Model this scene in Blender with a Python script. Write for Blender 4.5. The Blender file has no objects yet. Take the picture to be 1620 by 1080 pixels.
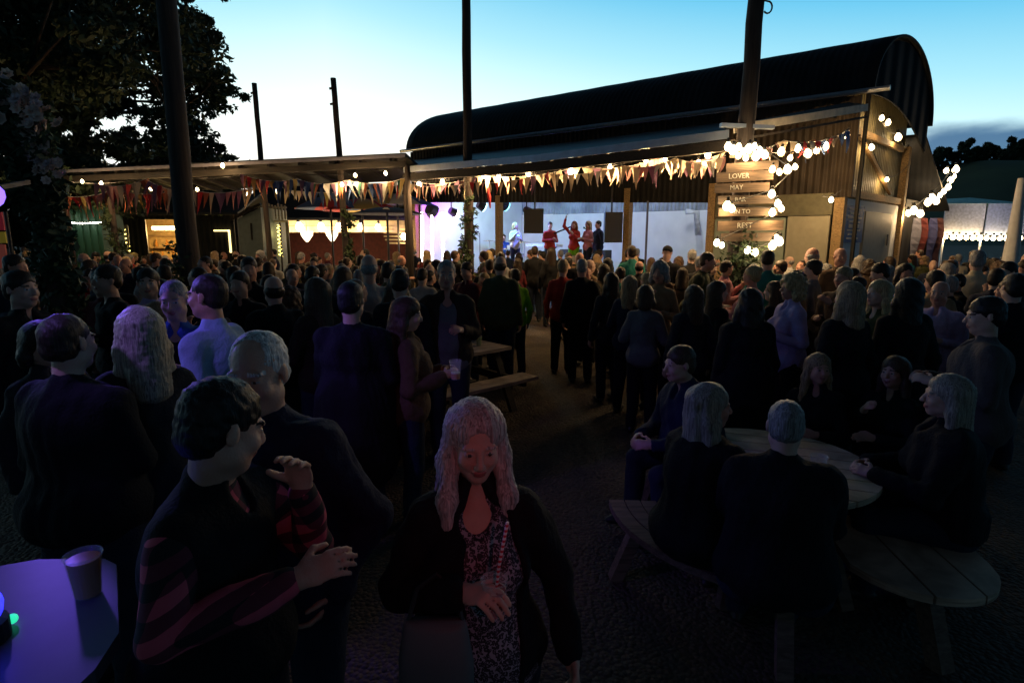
import bpy, math, random
import numpy as np
from mathutils import Vector, Matrix
R = math.radians
rnd = random.Random(11)
SC = bpy.context.scene
COL = SC.collection

# ------------------------------------------------------------------ camera
F = 900.0; PITCH = R(10.27); CAMZ = 2.1
def ray(px, py):
    xc = (px-810)/F; yc = (540-py)/F
    return Vector((xc, math.cos(PITCH)+yc*math.sin(PITCH), -math.sin(PITCH)+yc*math.cos(PITCH)))
def at(px, py, Y):
    d = ray(px, py); return Vector((0, 0, CAMZ)) + d*(Y/d.y)
def atz(px, py, z):
    d = ray(px, py); return Vector((0, 0, CAMZ)) + d*((z-CAMZ)/d.z)
def zat(px, py, X, Y):
    return at(px, py, Y).z
cam = bpy.data.cameras.new('camera'); camo = bpy.data.objects.new('camera', cam); COL.objects.link(camo)
camo.location = (0, 0, CAMZ); camo.rotation_euler = (math.pi/2-PITCH, 0, 0)
cam.sensor_width = 36; cam.lens = F/1620*36; cam.clip_start = .05; cam.clip_end = 3000
SC.camera = camo

# ------------------------------------------------------------------ materials
MATS = {}
def nt(name):
    m = bpy.data.materials.new(name); m.use_nodes = True
    return m, m.node_tree, m.node_tree.nodes['Principled BSDF']
def mat(name, col, rough=.8, var=.25, scale=8.0, bump=.0, bscale=40.0, metal=0.0, spec=None, wave=None, alpha=None, coord='Object'):
    if name in MATS: return MATS[name]
    m, t, b = nt(name)
    N = t.nodes.new; L = t.links.new
    tc = N('ShaderNodeTexCoord')
    no = N('ShaderNodeTexNoise'); no.inputs['Scale'].default_value = scale; no.inputs['Detail'].default_value = 6
    L(tc.outputs[coord], no.inputs['Vector'])
    mx = N('ShaderNodeMix'); mx.data_type = 'RGBA'
    c = Vector(col[:3])
    mx.inputs['A'].default_value = (*(c*(1-var)), 1); mx.inputs['B'].default_value = (*(c*(1+var)), 1)
    rp = N('ShaderNodeMapRange'); rp.inputs['From Min'].default_value = .3; rp.inputs['From Max'].default_value = .7
    L(no.outputs['Fac'], rp.inputs['Value']); L(rp.outputs['Result'], mx.inputs['Factor'])
    L(mx.outputs['Result'], b.inputs['Base Color'])
    b.inputs['Roughness'].default_value = rough; b.inputs['Metallic'].default_value = metal
    if spec is not None: b.inputs['Specular IOR Level'].default_value = spec
    if alpha is not None: b.inputs['Alpha'].default_value = alpha
    if bump > 0:
        bn = N('ShaderNodeTexNoise'); bn.inputs['Scale'].default_value = bscale; bn.inputs['Detail'].default_value = 5
        L(tc.outputs[coord], bn.inputs['Vector'])
        bu = N('ShaderNodeBump'); bu.inputs['Strength'].default_value = bump; bu.inputs['Distance'].default_value = .02
        L(bn.outputs['Fac'], bu.inputs['Height']); L(bu.outputs['Normal'], b.inputs['Normal'])
    MATS[name] = m
    return m
def emit(name, col, s, base=(.8,.8,.8)):
    if name in MATS: return MATS[name]
    m, t, b = nt(name)
    b.inputs['Base Color'].default_value = (*base, 1)
    b.inputs['Emission Color'].default_value = (*col, 1); b.inputs['Emission Strength'].default_value = s
    MATS[name] = m; return m
def wood(name, col, rough=.75, sc=(2, 30, 30)):
    if name in MATS: return MATS[name]
    m, t, b = nt(name); N = t.nodes.new; L = t.links.new
    tc = N('ShaderNodeTexCoord'); mp = N('ShaderNodeMapping'); mp.inputs['Scale'].default_value = sc
    L(tc.outputs['Object'], mp.inputs['Vector'])
    no = N('ShaderNodeTexNoise'); no.inputs['Scale'].default_value = 1.5; no.inputs['Detail'].default_value = 8; no.inputs['Distortion'].default_value = .6
    L(mp.outputs['Vector'], no.inputs['Vector'])
    cr = N('ShaderNodeValToRGB'); c = Vector(col)
    cr.color_ramp.elements[0].position = .3; cr.color_ramp.elements[0].color = (*(c*.45), 1)
    cr.color_ramp.elements[1].position = .7; cr.color_ramp.elements[1].color = (*(c*1.35), 1)
    L(no.outputs['Fac'], cr.inputs['Fac']); L(cr.outputs['Color'], b.inputs['Base Color'])
    bu = N('ShaderNodeBump'); bu.inputs['Strength'].default_value = .4; bu.inputs['Distance'].default_value = .01
    L(no.outputs['Fac'], bu.inputs['Height']); L(bu.outputs['Normal'], b.inputs['Normal'])
    b.inputs['Roughness'].default_value = rough
    MATS[name] = m; return m

# ------------------------------------------------------------------ mesh building
ORG = {}
def set_props(o, label=None, cat=None, group=None, kind=None):
    if label: o['label'] = label
    if cat: o['category'] = cat
    if group: o['group'] = group
    if kind: o['kind'] = kind
def empty(name, loc, label=None, cat=None, group=None, kind=None):
    o = bpy.data.objects.new(name, None); COL.objects.link(o); o.location = loc; o.empty_display_size = .1
    set_props(o, label, cat, group, kind); return o
def worg(o):
    v = Vector((0, 0, 0))
    while o is not None: v += Vector(o.location); o = o.parent
    return v
class MB:
    def __init__(s): s.v = []; s.f = []; s.mi = []; s.cur = 0
    def add(s, vs, fs):
        b = len(s.v); s.v += [tuple(v) for v in vs]; s.f += [tuple(b+i for i in f) for f in fs]; s.mi += [s.cur]*len(fs)
    def box(s, c, d, rz=0, M=None):
        c = Vector(c); hx, hy, hz = d[0]/2, d[1]/2, d[2]/2
        m = M if M is not None else Matrix.Rotation(rz, 3, 'Z')
        vs = [c + m @ Vector((x*hx, y*hy, z*hz)) for z in (-1, 1) for y in (-1, 1) for x in (-1, 1)]
        s.add(vs, [(0,2,3,1),(4,5,7,6),(0,1,5,4),(2,6,7,3),(0,4,6,2),(1,3,7,5)])
    def bar(s, a, b, w, h):
        a = Vector(a); b = Vector(b); d = b-a; L = d.length; d.normalize()
        up = Vector((0,0,1)) if abs(d.z) < .95 else Vector((0,1,0))
        sx = d.cross(up).normalized(); u = sx.cross(d)
        M = Matrix((d, sx, u)).transposed(); s.box((a+b)/2, (L, w, h), M=M)
    def tube(s, pts, rs, n=10, cap=True):
        pts = [Vector(p) for p in pts]
        if not isinstance(rs, (list, tuple)): rs = [rs]*len(pts)
        vs = []; fs = []; prev = None
        for i, p in enumerate(pts):
            d = (pts[min(i+1, len(pts)-1)] - pts[max(i-1, 0)]).normalized()
            if prev is None:
                up = Vector((0,0,1)) if abs(d.z) < .9 else Vector((1,0,0)); x = d.cross(up).normalized()
            else: x = (prev - d*prev.dot(d)).normalized()
            prev = x; y = d.cross(x)
            for k in range(n):
                a = 2*math.pi*k/n; vs.append(p + (x*math.cos(a)+y*math.sin(a))*rs[i])
        for i in range(len(pts)-1):
            for k in range(n): fs.append((i*n+k, i*n+(k+1)%n, (i+1)*n+(k+1)%n, (i+1)*n+k))
        if cap: fs.append(tuple(range(n-1, -1, -1))); fs.append(tuple((len(pts)-1)*n+k for k in range(n)))
        s.add(vs, fs)
    def lathe(s, c, prof, n=16, cap=False):
        c = Vector(c); vs = []; fs = []
        for r, z in prof:
            for k in range(n):
                a = 2*math.pi*k/n; vs.append(c+Vector((r*math.cos(a), r*math.sin(a), z)))
        for i in range(len(prof)-1):
            for k in range(n): fs.append((i*n+k, i*n+(k+1)%n, (i+1)*n+(k+1)%n, (i+1)*n+k))
        if cap: fs.append(tuple(range(n-1, -1, -1))); fs.append(tuple((len(prof)-1)*n+k for k in range(n)))
        s.add(vs, fs)
    def prism(s, poly, z0, z1):
        n = len(poly); vs = [(x, y, z0) for x, y in poly]+[(x, y, z1) for x, y in poly]
        s.add(vs, [tuple(range(n-1, -1, -1)), tuple(range(n, 2*n))]+[(i, (i+1) % n, n+(i+1) % n, n+i) for i in range(n)])
    def sphere(s, c, r, n=10, m=7, sc=(1,1,1)):
        s.lathe(c, [(max(1e-4, r*math.sin(math.pi*i/m)), -r*math.cos(math.pi*i/m)*sc[2]) for i in range(m+1)], n)
    def build(s, name, mats, parent=None, smooth=False, label=None, cat=None, group=None, kind=None, origin=None):
        me = bpy.data.meshes.new(name)
        if parent is not None: og = worg(parent)
        elif origin is not None: og = Vector(origin)
        else: og = Vector((0,0,0))
        me.from_pydata([(v[0]-og.x, v[1]-og.y, v[2]-og.z) for v in s.v], [], s.f)
        if not isinstance(mats, (list, tuple)): mats = [mats]
        for m in mats: me.materials.append(m)
        if len(mats) > 1: me.polygons.foreach_set('material_index', s.mi)
        if smooth:
            me.polygons.foreach_set('use_smooth', [True]*len(me.polygons))
        me.update()
        o = bpy.data.objects.new(name, me); COL.objects.link(o)
        if parent is not None: o.parent = parent
        elif origin is not None: o.location = og
        set_props(o, label, cat, group, kind)
        return o
def kids(o): return [c for c in o.children]
def copy_tree(o, parent=None, children=None):
    c = o.copy(); COL.objects.link(c); c.parent = parent
    for ch in (list(o.children)): copy_tree(ch, c)
    return c
def light(name, kind, loc, power, col, parent=None, radius=.05, target=None, spot=60, blend=.5):
    l = bpy.data.lights.new(name, kind); l.energy = power; l.color = col
    if kind != 'SUN': l.shadow_soft_size = radius
    if kind == 'SPOT': l.spot_size = R(spot); l.spot_blend = blend
    o = bpy.data.objects.new(name, l); COL.objects.link(o)
    og = worg(parent) if parent is not None else Vector((0,0,0))
    o.location = Vector(loc)-og
    if parent is not None: o.parent = parent
    if target is not None: o.rotation_euler = (Vector(target)-Vector(loc)).to_track_quat('-Z', 'Y').to_euler()
    return o
def text_mesh(name, body, size, M, m, parent, thick=.003, align='CENTER', spacing=1.0):
    """lettering as mesh; M = 4x4 world matrix of the text plane"""
    cu = bpy.data.curves.new(name, 'FONT'); cu.body = body; cu.size = size; cu.extrude = thick
    cu.align_x = align; cu.align_y = 'CENTER'; cu.resolution_u = 2; cu.space_character = spacing
    tmp = bpy.data.objects.new('tmp_text', cu); COL.objects.link(tmp)
    dg = bpy.context.evaluated_depsgraph_get(); me = bpy.data.meshes.new_from_object(tmp.evaluated_get(dg))
    bpy.data.objects.remove(tmp); bpy.data.curves.remove(cu)
    me.transform(Matrix.Translation(-worg(parent)) @ M); me.materials.clear(); me.materials.append(m); me.name = name
    o = bpy.data.objects.new(name, me); COL.objects.link(o); o.parent = parent; return o

# ------------------------------------------------------------------ implicit surfaces
def vlen(a): return np.sqrt(a[..., 0]**2+a[..., 1]**2+a[..., 2]**2)
class SDF:
    """list of primitives blended smoothly, meshed with surface nets"""
    def __init__(s): s.p = []
    def cone(s, a, b, ra, rb, k=.02, sub=False, sq=None): s.p.append(('c', np.array(a, float), np.array(b, float), ra, rb, k, sub, sq)); return s
    def ell(s, c, r, k=.02, sub=False, M=None): s.p.append(('e', np.array(c, float), np.array(r, float), M, None, k, sub, None)); return s
    def mesh(s, h, noise=None):
        lo = np.full(3, 1e9); hi = -lo; bb = []
        for q in s.p:
            if q[0] == 'c':
                rr = max(q[3], q[4]); l = np.minimum(q[1], q[2])-rr; u = np.maximum(q[1], q[2])+rr
            else:
                rr = q[2].max(); ext = q[2] if q[3] is None else np.full(3, rr); l = q[1]-ext; u = q[1]+ext
            bb.append((l, u))
            if not q[6]: lo = np.minimum(lo, l); hi = np.maximum(hi, u)
        lo -= 3*h+.012; hi += 3*h+.012
        n = np.ceil((hi-lo)/h).astype(int)+1
        D = np.full(n, .2, np.float32)
        gx, gy, gz = [lo[i]+h*np.arange(n[i]) for i in range(3)]
        for q, (l, u) in zip(s.p, bb):
            k = max(q[5], 1e-4); m = k+2.5*h+.01
            i0 = np.clip(np.floor((l-m-lo)/h).astype(int), 0, n-1); i1 = np.clip(np.ceil((u+m-lo)/h).astype(int)+1, 1, n)
            if (i1 <= i0).any(): continue
            X = gx[i0[0]:i1[0], None, None]; Y = gy[None, i0[1]:i1[1], None]; Z = gz[None, None, i0[2]:i1[2]]
            if q[0] == 'c':
                a, b = q[1], q[2]; ab = b-a; L2 = max(ab.dot(ab), 1e-9)
                px, py, pz = X-a[0], Y-a[1], Z-a[2]
                t = np.clip((px*ab[0]+py*ab[1]+pz*ab[2])/L2, 0, 1)
                dx, dy, dz = px-t*ab[0], py-t*ab[1], pz-t*ab[2]
                d = np.sqrt(dx*dx+dy*dy+dz*dz)-(q[3]+(q[4]-q[3])*t)
            else:
                c, r = q[1], q[2]; px, py, pz = X-c[0], Y-c[1], Z-c[2]
                if q[3] is not None:
                    Mi = np.array(q[3])  # rows = local axes in world
                    px, py, pz = [Mi[i][0]*px+Mi[i][1]*py+Mi[i][2]*pz for i in range(3)]
                k0 = np.sqrt((px/r[0])**2+(py/r[1])**2+(pz/r[2])**2)
                k1 = np.sqrt((px/r[0]**2)**2+(py/r[1]**2)**2+(pz/r[2]**2)**2)
                d = k0*(k0-1)/np.maximum(k1, 1e-6)
            sl = (slice(i0[0], i1[0]), slice(i0[1], i1[1]), slice(i0[2], i1[2]))
            A = D[sl]
            if q[6]:
                d = -d; hh = np.maximum(k-np.abs(A-d), 0)/k; D[sl] = np.maximum(A, d)+hh*hh*k*.25
            else:
                hh = np.maximum(k-np.abs(A-d), 0)/k; D[sl] = np.minimum(A, d)-hh*hh*k*.25
        return nets(D, lo, h)
def nets(D, lo, h):
    s = D < 0
    nx, ny, nz = D.shape
    cs = np.zeros((nx-1, ny-1, nz-1), np.int8)
    for a in (0, 1):
        for b in (0, 1):
            for c in (0, 1): cs += s[a:nx-1+a, b:ny-1+b, c:nz-1+c]
    mix = (cs > 0) & (cs < 8)
    I, J, K = np.nonzero(mix); n = len(I)
    acc = np.zeros((n, 3)); cnt = np.zeros(n)
    e = np.eye(3, dtype=int)
    for ax in range(3):
        o1, o2 = [i for i in range(3) if i != ax]
        for u in (0, 1):
            for v in (0, 1):
                off = e[o1]*u+e[o2]*v
                i, j, k = I+off[0], J+off[1], K+off[2]
                A = D[i, j, k]; B = D[i+e[ax][0], j+e[ax][1], k+e[ax][2]]
                ch = (A < 0) != (B < 0)
                t = np.where(ch, A/np.where(ch, A-B, 1), 0)
                p = np.tile(off.astype(float), (n, 1)); p[:, ax] += t
                acc += p*ch[:, None]; cnt += ch
    V = lo + h*(np.stack([I, J, K], 1)+acc/np.maximum(cnt, 1)[:, None])
    idx = np.full(mix.shape, -1, np.int32); idx[I, J, K] = np.arange(n)
    quads = []
    for ax in range(3):
        o1, o2 = [(1, 2), (2, 0), (0, 1)][ax]
        sl = [slice(1, -1)]*3; sl[ax] = slice(0, -1); A = s[tuple(sl)]
        sl2 = list(sl); sl2[ax] = slice(1, None); B = s[tuple(sl2)]
        ch = A != B
        P = np.stack(np.nonzero(ch), 1); fl = A[ch]
        g = P.copy(); g[:, o1] += 1; g[:, o2] += 1
        def cid(a, b):
            q = g.copy(); q[:, o1] -= a; q[:, o2] -= b
            return idx[q[:, 0], q[:, 1], q[:, 2]]
        qd = np.stack([cid(1, 1), cid(0, 1), cid(0, 0), cid(1, 0)], 1)
        qd[~fl] = qd[~fl][:, ::-1]
        quads.append(qd)
    Q = np.concatenate(quads); Q = Q[(Q >= 0).all(1)]
    return V, Q
def fnoise(V, f, seed=0):
    """cheap smooth 3-D noise, about -1..1"""
    r = np.random.RandomState(seed); o = np.zeros(len(V)); amp = 1
    for _ in range(4):
        d = r.randn(3, 3)*f; ph = r.rand(3)*6.28
        w = V + .35/f*np.sin(V@ (r.randn(3, 3)*f*.8)+ph)
        o += amp*np.sin(w@d[0]+ph[0])*np.sin(w@d[1]+ph[1]); amp *= .6; f *= 1.7
    return o/1.6
def vnormals(V, Q):
    d1 = V[Q[:, 2]]-V[Q[:, 0]]; d2 = V[Q[:, 3]]-V[Q[:, 1]]; fn = np.cross(d1, d2)
    N = np.zeros_like(V)
    for i in range(4): np.add.at(N, Q[:, i], fn)
    return N/np.maximum(np.linalg.norm(N, axis=1), 1e-12)[:, None]
def obj_from(V, Q, name, mats, parent=None, mi=None):
    me = bpy.data.meshes.new(name)
    me.vertices.add(len(V)); me.vertices.foreach_set('co', np.asarray(V, np.float32).ravel())
    me.loops.add(len(Q)*4); me.loops.foreach_set('vertex_index', Q.astype(np.int32).ravel())
    me.polygons.add(len(Q)); me.polygons.foreach_set('loop_start', np.arange(0, len(Q)*4, 4, dtype=np.int32))
    me.polygons.foreach_set('use_smooth', np.ones(len(Q), bool))
    if not isinstance(mats, (list, tuple)): mats = [mats]
    for m in mats: me.materials.append(m)
    if mi is not None: me.polygons.foreach_set('material_index', mi.astype(np.int32))
    me.update(calc_edges=True); me.validate()
    o = bpy.data.objects.new(name, me); COL.objects.link(o)
    if parent is not None: o.parent = parent
    return o
# ------------------------------------------------------------------ people
def hairmat(name, col):
    if name in MATS: return MATS[name]
    m, t, b = nt(name); N = t.nodes.new; L = t.links.new
    tc = N('ShaderNodeTexCoord'); mp = N('ShaderNodeMapping'); mp.inputs['Scale'].default_value = (160, 160, 6)
    L(tc.outputs['Object'], mp.inputs['Vector'])
    no = N('ShaderNodeTexNoise'); no.inputs['Scale'].default_value = 1.0; no.inputs['Detail'].default_value = 4; no.inputs['Distortion'].default_value = .8
    L(mp.outputs['Vector'], no.inputs['Vector'])
    cr = N('ShaderNodeValToRGB'); c = Vector(col)
    cr.color_ramp.elements[0].position = .32; cr.color_ramp.elements[0].color = (*(c*.3), 1)
    cr.color_ramp.elements[1].position = .66; cr.color_ramp.elements[1].color = (*(c*1.35), 1)
    L(no.outputs['Fac'], cr.inputs['Fac']); L(cr.outputs['Color'], b.inputs['Base Color'])
    bu = N('ShaderNodeBump'); bu.inputs['Strength'].default_value = .6; bu.inputs['Distance'].default_value = .006
    L(no.outputs['Fac'], bu.inputs['Height']); L(bu.outputs['Normal'], b.inputs['Normal'])
    b.inputs['Roughness'].default_value = .5; b.inputs['Specular IOR Level'].default_value = .3
    MATS[name] = m; return m
HAIR = {'black': (.012,.010,.009), 'dark brown': (.03,.018,.011), 'brown': (.075,.042,.022), 'blond': (.42,.29,.14), 'fair': (.32,.21,.11),
        'grey': (.26,.25,.24), 'white': (.62,.62,.60), 'ginger': (.23,.075,.025), 'silver': (.48,.44,.40), 'ash blond': (.30,.26,.20)}
for k, v in HAIR.items(): HAIR[k] = hairmat('hair '+k, v)
SKIN = [mat('skin fair', (.52,.30,.215), .55, .12, 14, .15, 120), mat('skin pale', (.60,.37,.27), .55, .12, 14, .15, 120),
        mat('skin ruddy', (.50,.24,.165), .55, .14, 14, .15, 120)]
LIP = mat('lips', (.36,.12,.10), .4, .1); EYE = mat('eye white', (.38,.36,.34), .2, .05); IRIS = mat('iris', (.05,.05,.04), .15, .05)
CLO = {'black': (.009,.009,.011), 'charcoal': (.025,.026,.03), 'navy': (.012,.017,.04), 'dark brown': (.035,.022,.015), 'brown': (.10,.06,.035), 'grey': (.13,.13,.135),
       'pale grey': (.36,.35,.33), 'white': (.62,.60,.56), 'cream': (.5,.43,.30), 'red': (.38,.035,.025), 'maroon': (.10,.016,.02), 'olive': (.055,.06,.025),
       'tan': (.27,.18,.10), 'green': (.02,.11,.05), 'teal': (.02,.16,.14), 'blue': (.03,.08,.30), 'denim': (.018,.026,.045), 'pale blue': (.27,.36,.52), 'lilac': (.42,.33,.55),
       'pink': (.50,.20,.22), 'lime': (.16,.42,.02), 'orange': (.48,.13,.03)}
for k, v in list(CLO.items()): CLO[k] = mat('cloth '+k, v, .85, .2, 6, .35, 90, spec=.2)
SHOE = mat('shoe leather', (.015,.013,.012), .5, .2)

def rotm(ax, a): return np.array(Matrix.Rotation(a, 3, ax))
ARMS = {'down': ((.235,.04,1.11), (.245,-.05,.87)), 'hold': ((.235,.0,1.12), (.11,-.25,1.19)), 'fold': ((.235,-.05,1.13), (-.06,-.20,1.15)),
        'pocket': ((.28,.08,1.13), (.20,-.06,.95)), 'table': ((.25,-.14,1.15), (.10,-.36,1.20)), 'phone': ((.2,-.08,1.14), (.05,-.27,1.36)),
        'chin': ((.15,-.20,1.17), (.05,-.20,1.40)), 'up': ((.33,-.06,1.60), (.28,-.06,1.84)), 'side': ((.30,-.02,1.16), (.36,-.26,1.10))}
def add_hand(S, w, d, n, sx, curl, thick=1.0):
    """w wrist, d forearm direction, n palm-facing direction"""
    d = d/np.linalg.norm(d); n = n-d*n.dot(d); n /= np.linalg.norm(n); t = np.cross(d, n)*sx
    t /= np.linalg.norm(t)
    S.ell(w+d*.05, (.013*thick, .038, .052), .012, M=[n, t, d])
    S.cone(w-d*.02, w+d*.03, .026, .024, .015)
    for i, Lg in enumerate((.072, .082, .076, .06)):
        p = w+d*(.088-.004*abs(i-1.3))+t*(.029-.0195*i); v = d.copy(); c = curl*(.8+.12*i)
        r = .0092*thick-.0004*i
        for sgl in (.45, .32, .25):
            ax = c; v2 = v*math.cos(ax)+np.cross(np.cross(v, n), v)*math.sin(ax); v2 /= np.linalg.norm(v2)
            nn = np.cross(np.cross(v, n), v)
            q = p+v2*Lg*sgl; S.cone(p, q, r, r*.92, .003); p = q; r *= .93
            n_ = n; v = v2; c = curl*.9
    p = w+d*.028+t*.03; v = t*.75+d*.7+n*.35; v /= np.linalg.norm(v); q = p+v*.042; S.cone(p, q, .0125, .0105, .008)
    v = d*.85+t*.1+n*(.3+.5*curl); v /= np.linalg.norm(v); S.cone(q, q+v*.034, .0105, .0085, .003)

def build_person(H=1.75, g=1.0, fem=False, lean=0.0, hyaw=0.0, hpitch=0.0, htilt=0.0, arms=('down','down'), sit=False, stance=0.0, spread=0.0,
                 hair='short', haircol='brown', skin=0, top='black', bottom='denim', topstyle='jacket', h=.014, seed=0, curl=.5, extra=None, face=False, hunch=0.0, legs=True, topmat=None, hairscale=1.0, inner=None, vest=None, cut=None, handh=None):
    s = H/1.75; dz = -.40 if sit else 0.0
    hip = np.array((0, 0, .93+dz)); A = rotm('X', lean)  # facing -Y: forward lean
    def T(p):
        p = np.array(p, float); p[2] += dz; return hip+A@(p-hip)
    sw = (.142 if fem else .163)*(.65+.35*g)  # shoulder half width
    rs = np.random.RandomState(seed)
    # head frame
    hc = T((0, -.012-hunch*.05, 1.635-hunch*.02)); HR = rotm('X', lean*.35+hpitch); HR = rotm('Z', hyaw)@HR@rotm('Y', htilt); HM = HR.T
    hs = .97 if fem else 1.0
    def hp(p): return hc+HR@(np.array(p, float)*hs)
    def hr(r): return tuple(x*hs for x in r)
    arm = []
    for sx, a in ((1, arms[0]), (-1, arms[1])):
        e, w = ARMS[a] if isinstance(a, str) else a
        S0 = (sx*sw, 0, 1.385); arm.append((T(S0), T((e[0]*sx, e[1], e[2])), T((w[0]*sx, w[1], w[2])), sx))
    if sit: kn = [np.array((.12+spread, -.40, .50)), np.array((-.12-spread, -.40, .50))]; an = [np.array((.13+spread, -.38, .09)), np.array((-.13-spread, -.42, .09))]
    else:
        kn = [np.array((.10, -.02-stance*.5, .50)), np.array((-.10, -.02+stance*.3, .50))]; an = [np.array((.11, .02-stance, .085)), np.array((-.11, .02+stance, .085))]
    hj = [np.array((.088*g, 0, .90+dz)), np.array((-.088*g, 0, .90+dz))]
    def trunk(S, o, k=.07, hem=None):
        gg = g; br = .03 if fem else 0
        S.ell(T((0, .005, 1.27)), (sw*.88*(.5+.5*gg)+o, .112*gg+o, .19+o), k, M=A.T)
        S.cone(T((-sw*.82, .005, 1.395)), T((sw*.82, .005, 1.395)), .048+o, .048+o, k)
        S.ell(T((0, 0, 1.09)), ((.132 if fem else .148)*gg+o, (.098)*gg+o, .16), k, M=A.T)
        S.ell(T((0, .01, .95)), (.165*gg+o, .12*gg+o, .13+o), k, M=A.T)
        if fem: S.ell(T((.07, -.085*gg, 1.25)), (.07+o, .06+o, .07+o), .04, M=A.T); S.ell(T((-.07, -.085*gg, 1.25)), (.07+o, .06+o, .07+o), .04, M=A.T)
        elif g > 1.1: S.ell(T((0, -.07*gg, 1.06)), (.13*gg+o, .10*gg+o, .14+o), .06, M=A.T)
    # ---------- body
    B = SDF(); trunk(B, -.016)
    B.cone(T((0, .02, 1.42)), hp((0, .015, -.05)), .056 if not fem else .048, .054 if not fem else .047, .03)
    for (S0, E, W, sx) in arm:
        B.cone(S0, E, .048*(.7+.3*g), .036, .03); B.cone(E, W, .036, .0255, .012)
        d = W-E; nrm = np.array((-.5*sx, -.3, -.2)) if abs(W[2]-E[2]) < .15 else np.array((-1.0*sx, -.1, 0.2))
        add_hand(B, W, d, nrm, -sx, curl, 1.0 if h < .01 else 1.25)
    for i in (0, 1):
        B.cone(hj[i], kn[i], .08*g, .052, .05); B.cone(kn[i], an[i], .05, .036, .02)
        B.ell(an[i]+np.array((0, -.07, -.045)), (.04, .125, .035), .02)
    def head(S):
        S.ell(hp((0, .018, .038)), hr((.074, .092, .082)), .02, M=HM)
        S.ell(hp((0, -.028, -.028)), hr((.057, .060, .084)), .03, M=HM)
        S.ell(hp((0, -.055, -.090)), hr((.027 if fem else .032, .026, .024)), .025, M=HM)
        S.ell(hp((.045, -.005, -.062)), hr((.02, .035, .025)), .03, M=HM); S.ell(hp((-.045, -.005, -.062)), hr((.02, .035, .025)), .03, M=HM)
        for x in (-1, 1):
            S.ell(hp((x*.030, -.075, .024)), hr((.026, .011, .008)), .012, M=HM)
            S.ell(hp((x*.031, -.099, .004)), hr((.019, .018, .013)), .010, sub=True, M=HM)
            S.ell(hp((x*.038, -.060, -.028)), hr((.022, .022, .022)), .02, M=HM)
            S.ell(hp((x*.076, .012, -.004)), hr((.008, .018, .031)), .006, M=HM)
            S.ell(hp((x*.031, -.0745, .004)), hr((.014, .012, .0105)), .001, M=HM)
            S.ell(hp((x*.011, -.098, -.033)), hr((.008, .009, .007)), .005, M=HM)
        S.cone(hp((0, -.084, .014)), hp((0, -.107, -.026)), .008*hs, .0115*hs, .010)
        S.ell(hp((0, -.0865, -.055)), hr((.024, .010, .0065)), .004, M=HM); S.ell(hp((0, -.084, -.066)), hr((.020, .011, .008)), .005, M=HM)
    head(B)
    V, Q = B.mesh(h)
    sk = SKIN[skin]
    C = V[Q].mean(1); Lc = (C-hc)@HR/hs   # head-local face centres
    mi = np.zeros(len(Q), int)
    if h < .012:
        eye = (((np.abs(Lc[:, 0])-.031)/.012)**2+((Lc[:, 2]-.004)/.0046)**2 < 1) & (Lc[:, 1] < -.06); mi[eye] = 2
        iris = (((np.abs(Lc[:, 0])-.031)/.0055)**2+((Lc[:, 2]-.004)/.0058)**2 < 1) & (Lc[:, 1] < -.06); mi[iris] = 3
        brow = (np.abs(Lc[:, 2]-.028+.002*np.abs(Lc[:, 0])/.03) < .0042) & (np.abs(np.abs(Lc[:, 0])-.033) < .018) & (Lc[:, 1] < -.05); mi[brow] = 4
    lip = ((Lc[:, 0]/.025)**2+((Lc[:, 2]+.0605)/.0125)**2 < 1) & (Lc[:, 1] < -.07); mi[lip] = 1
    hm = HAIR[haircol]
    body = obj_from(V*s, Q, 'person', [sk, LIP, EYE, IRIS, hm], None, mi)
    def cloth(S, name, m, amp=.006, f=7.0, hh=None):
        V, Q = S.mesh(hh or h); N = vnormals(V, Q)
        V = V+N*(amp*(fnoise(V, f, seed)+.5*fnoise(V*np.array((1, 1, .45)), f*2.6, seed+5)))[:, None]
        return obj_from(V*s, Q, name, m, body)
    # ---------- legs
    if legs:
        S = SDF(); o = .016
        S.ell(np.array((0, .01, .95+dz)), (.165*g+o, .12*g+o, .10), .03)
        for i in (0, 1):
            S.cone(hj[i], kn[i], .084*g+o, .058+o, .04); S.cone(kn[i], an[i]+np.array((0, 0, .01)), .056+o, .045+o, .02)
        cloth(S, 'trousers', bottom if not isinstance(bottom, str) else CLO[bottom])
        S = SDF()
        for i in (0, 1): S.ell(an[i]+np.array((0, -.065, -.045)), (.047, .14, .042), .01); S.cone(an[i]+np.array((0, .01, -.03)), an[i]+np.array((0, .01, .0)), .043, .042, .02)
        V, Q = S.mesh(h); V[:, 2] = np.maximum(V[:, 2], .001); obj_from(V*s, Q, 'shoes', SHOE, body)
    # ---------- top
    o = {'jacket': .022, 'shirt': .012, 'coat': .026, 'puffer': .036, 'open': .024, 'vest': .028}[topstyle]
    S = SDF(); trunk(S, o, .06)
    if topstyle in ('coat',) and not sit:
        S.cone(T((0, .01, .95)), np.array((0, .01, .62+dz)), .19*g, .215*g, .08)
    elif not sit: S.cone(T((-.05*g, .01, .93)), T((.05*g, .01, .93)), .125*g+o*.6, .125*g+o*.6, .05)
    so = o*.62
    for (S0, E, W, sx) in arm:
        if topstyle != 'vest' :
            S.cone(S0, E, .053*(.7+.3*g)+so, .041+so, .035); S.cone(E, W+(E-W)*.06, .041+so, .031+so, .015)
    S.cone(T((0, .02, 1.43)), T((0, .012, 1.475)), .066+o*.3, .060+o*.3, .03)
    if topstyle in ('open',):
        cx_, cw_ = cut or (0, .085); S.ell(T((cx_, -.20, 1.16)), (cw_, .19, .42), .02, sub=True, M=A.T)
    if cut: S.ell(T((0, -.10, 1.45)), (.058, .09, .10), .02, sub=True, M=A.T)
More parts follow.
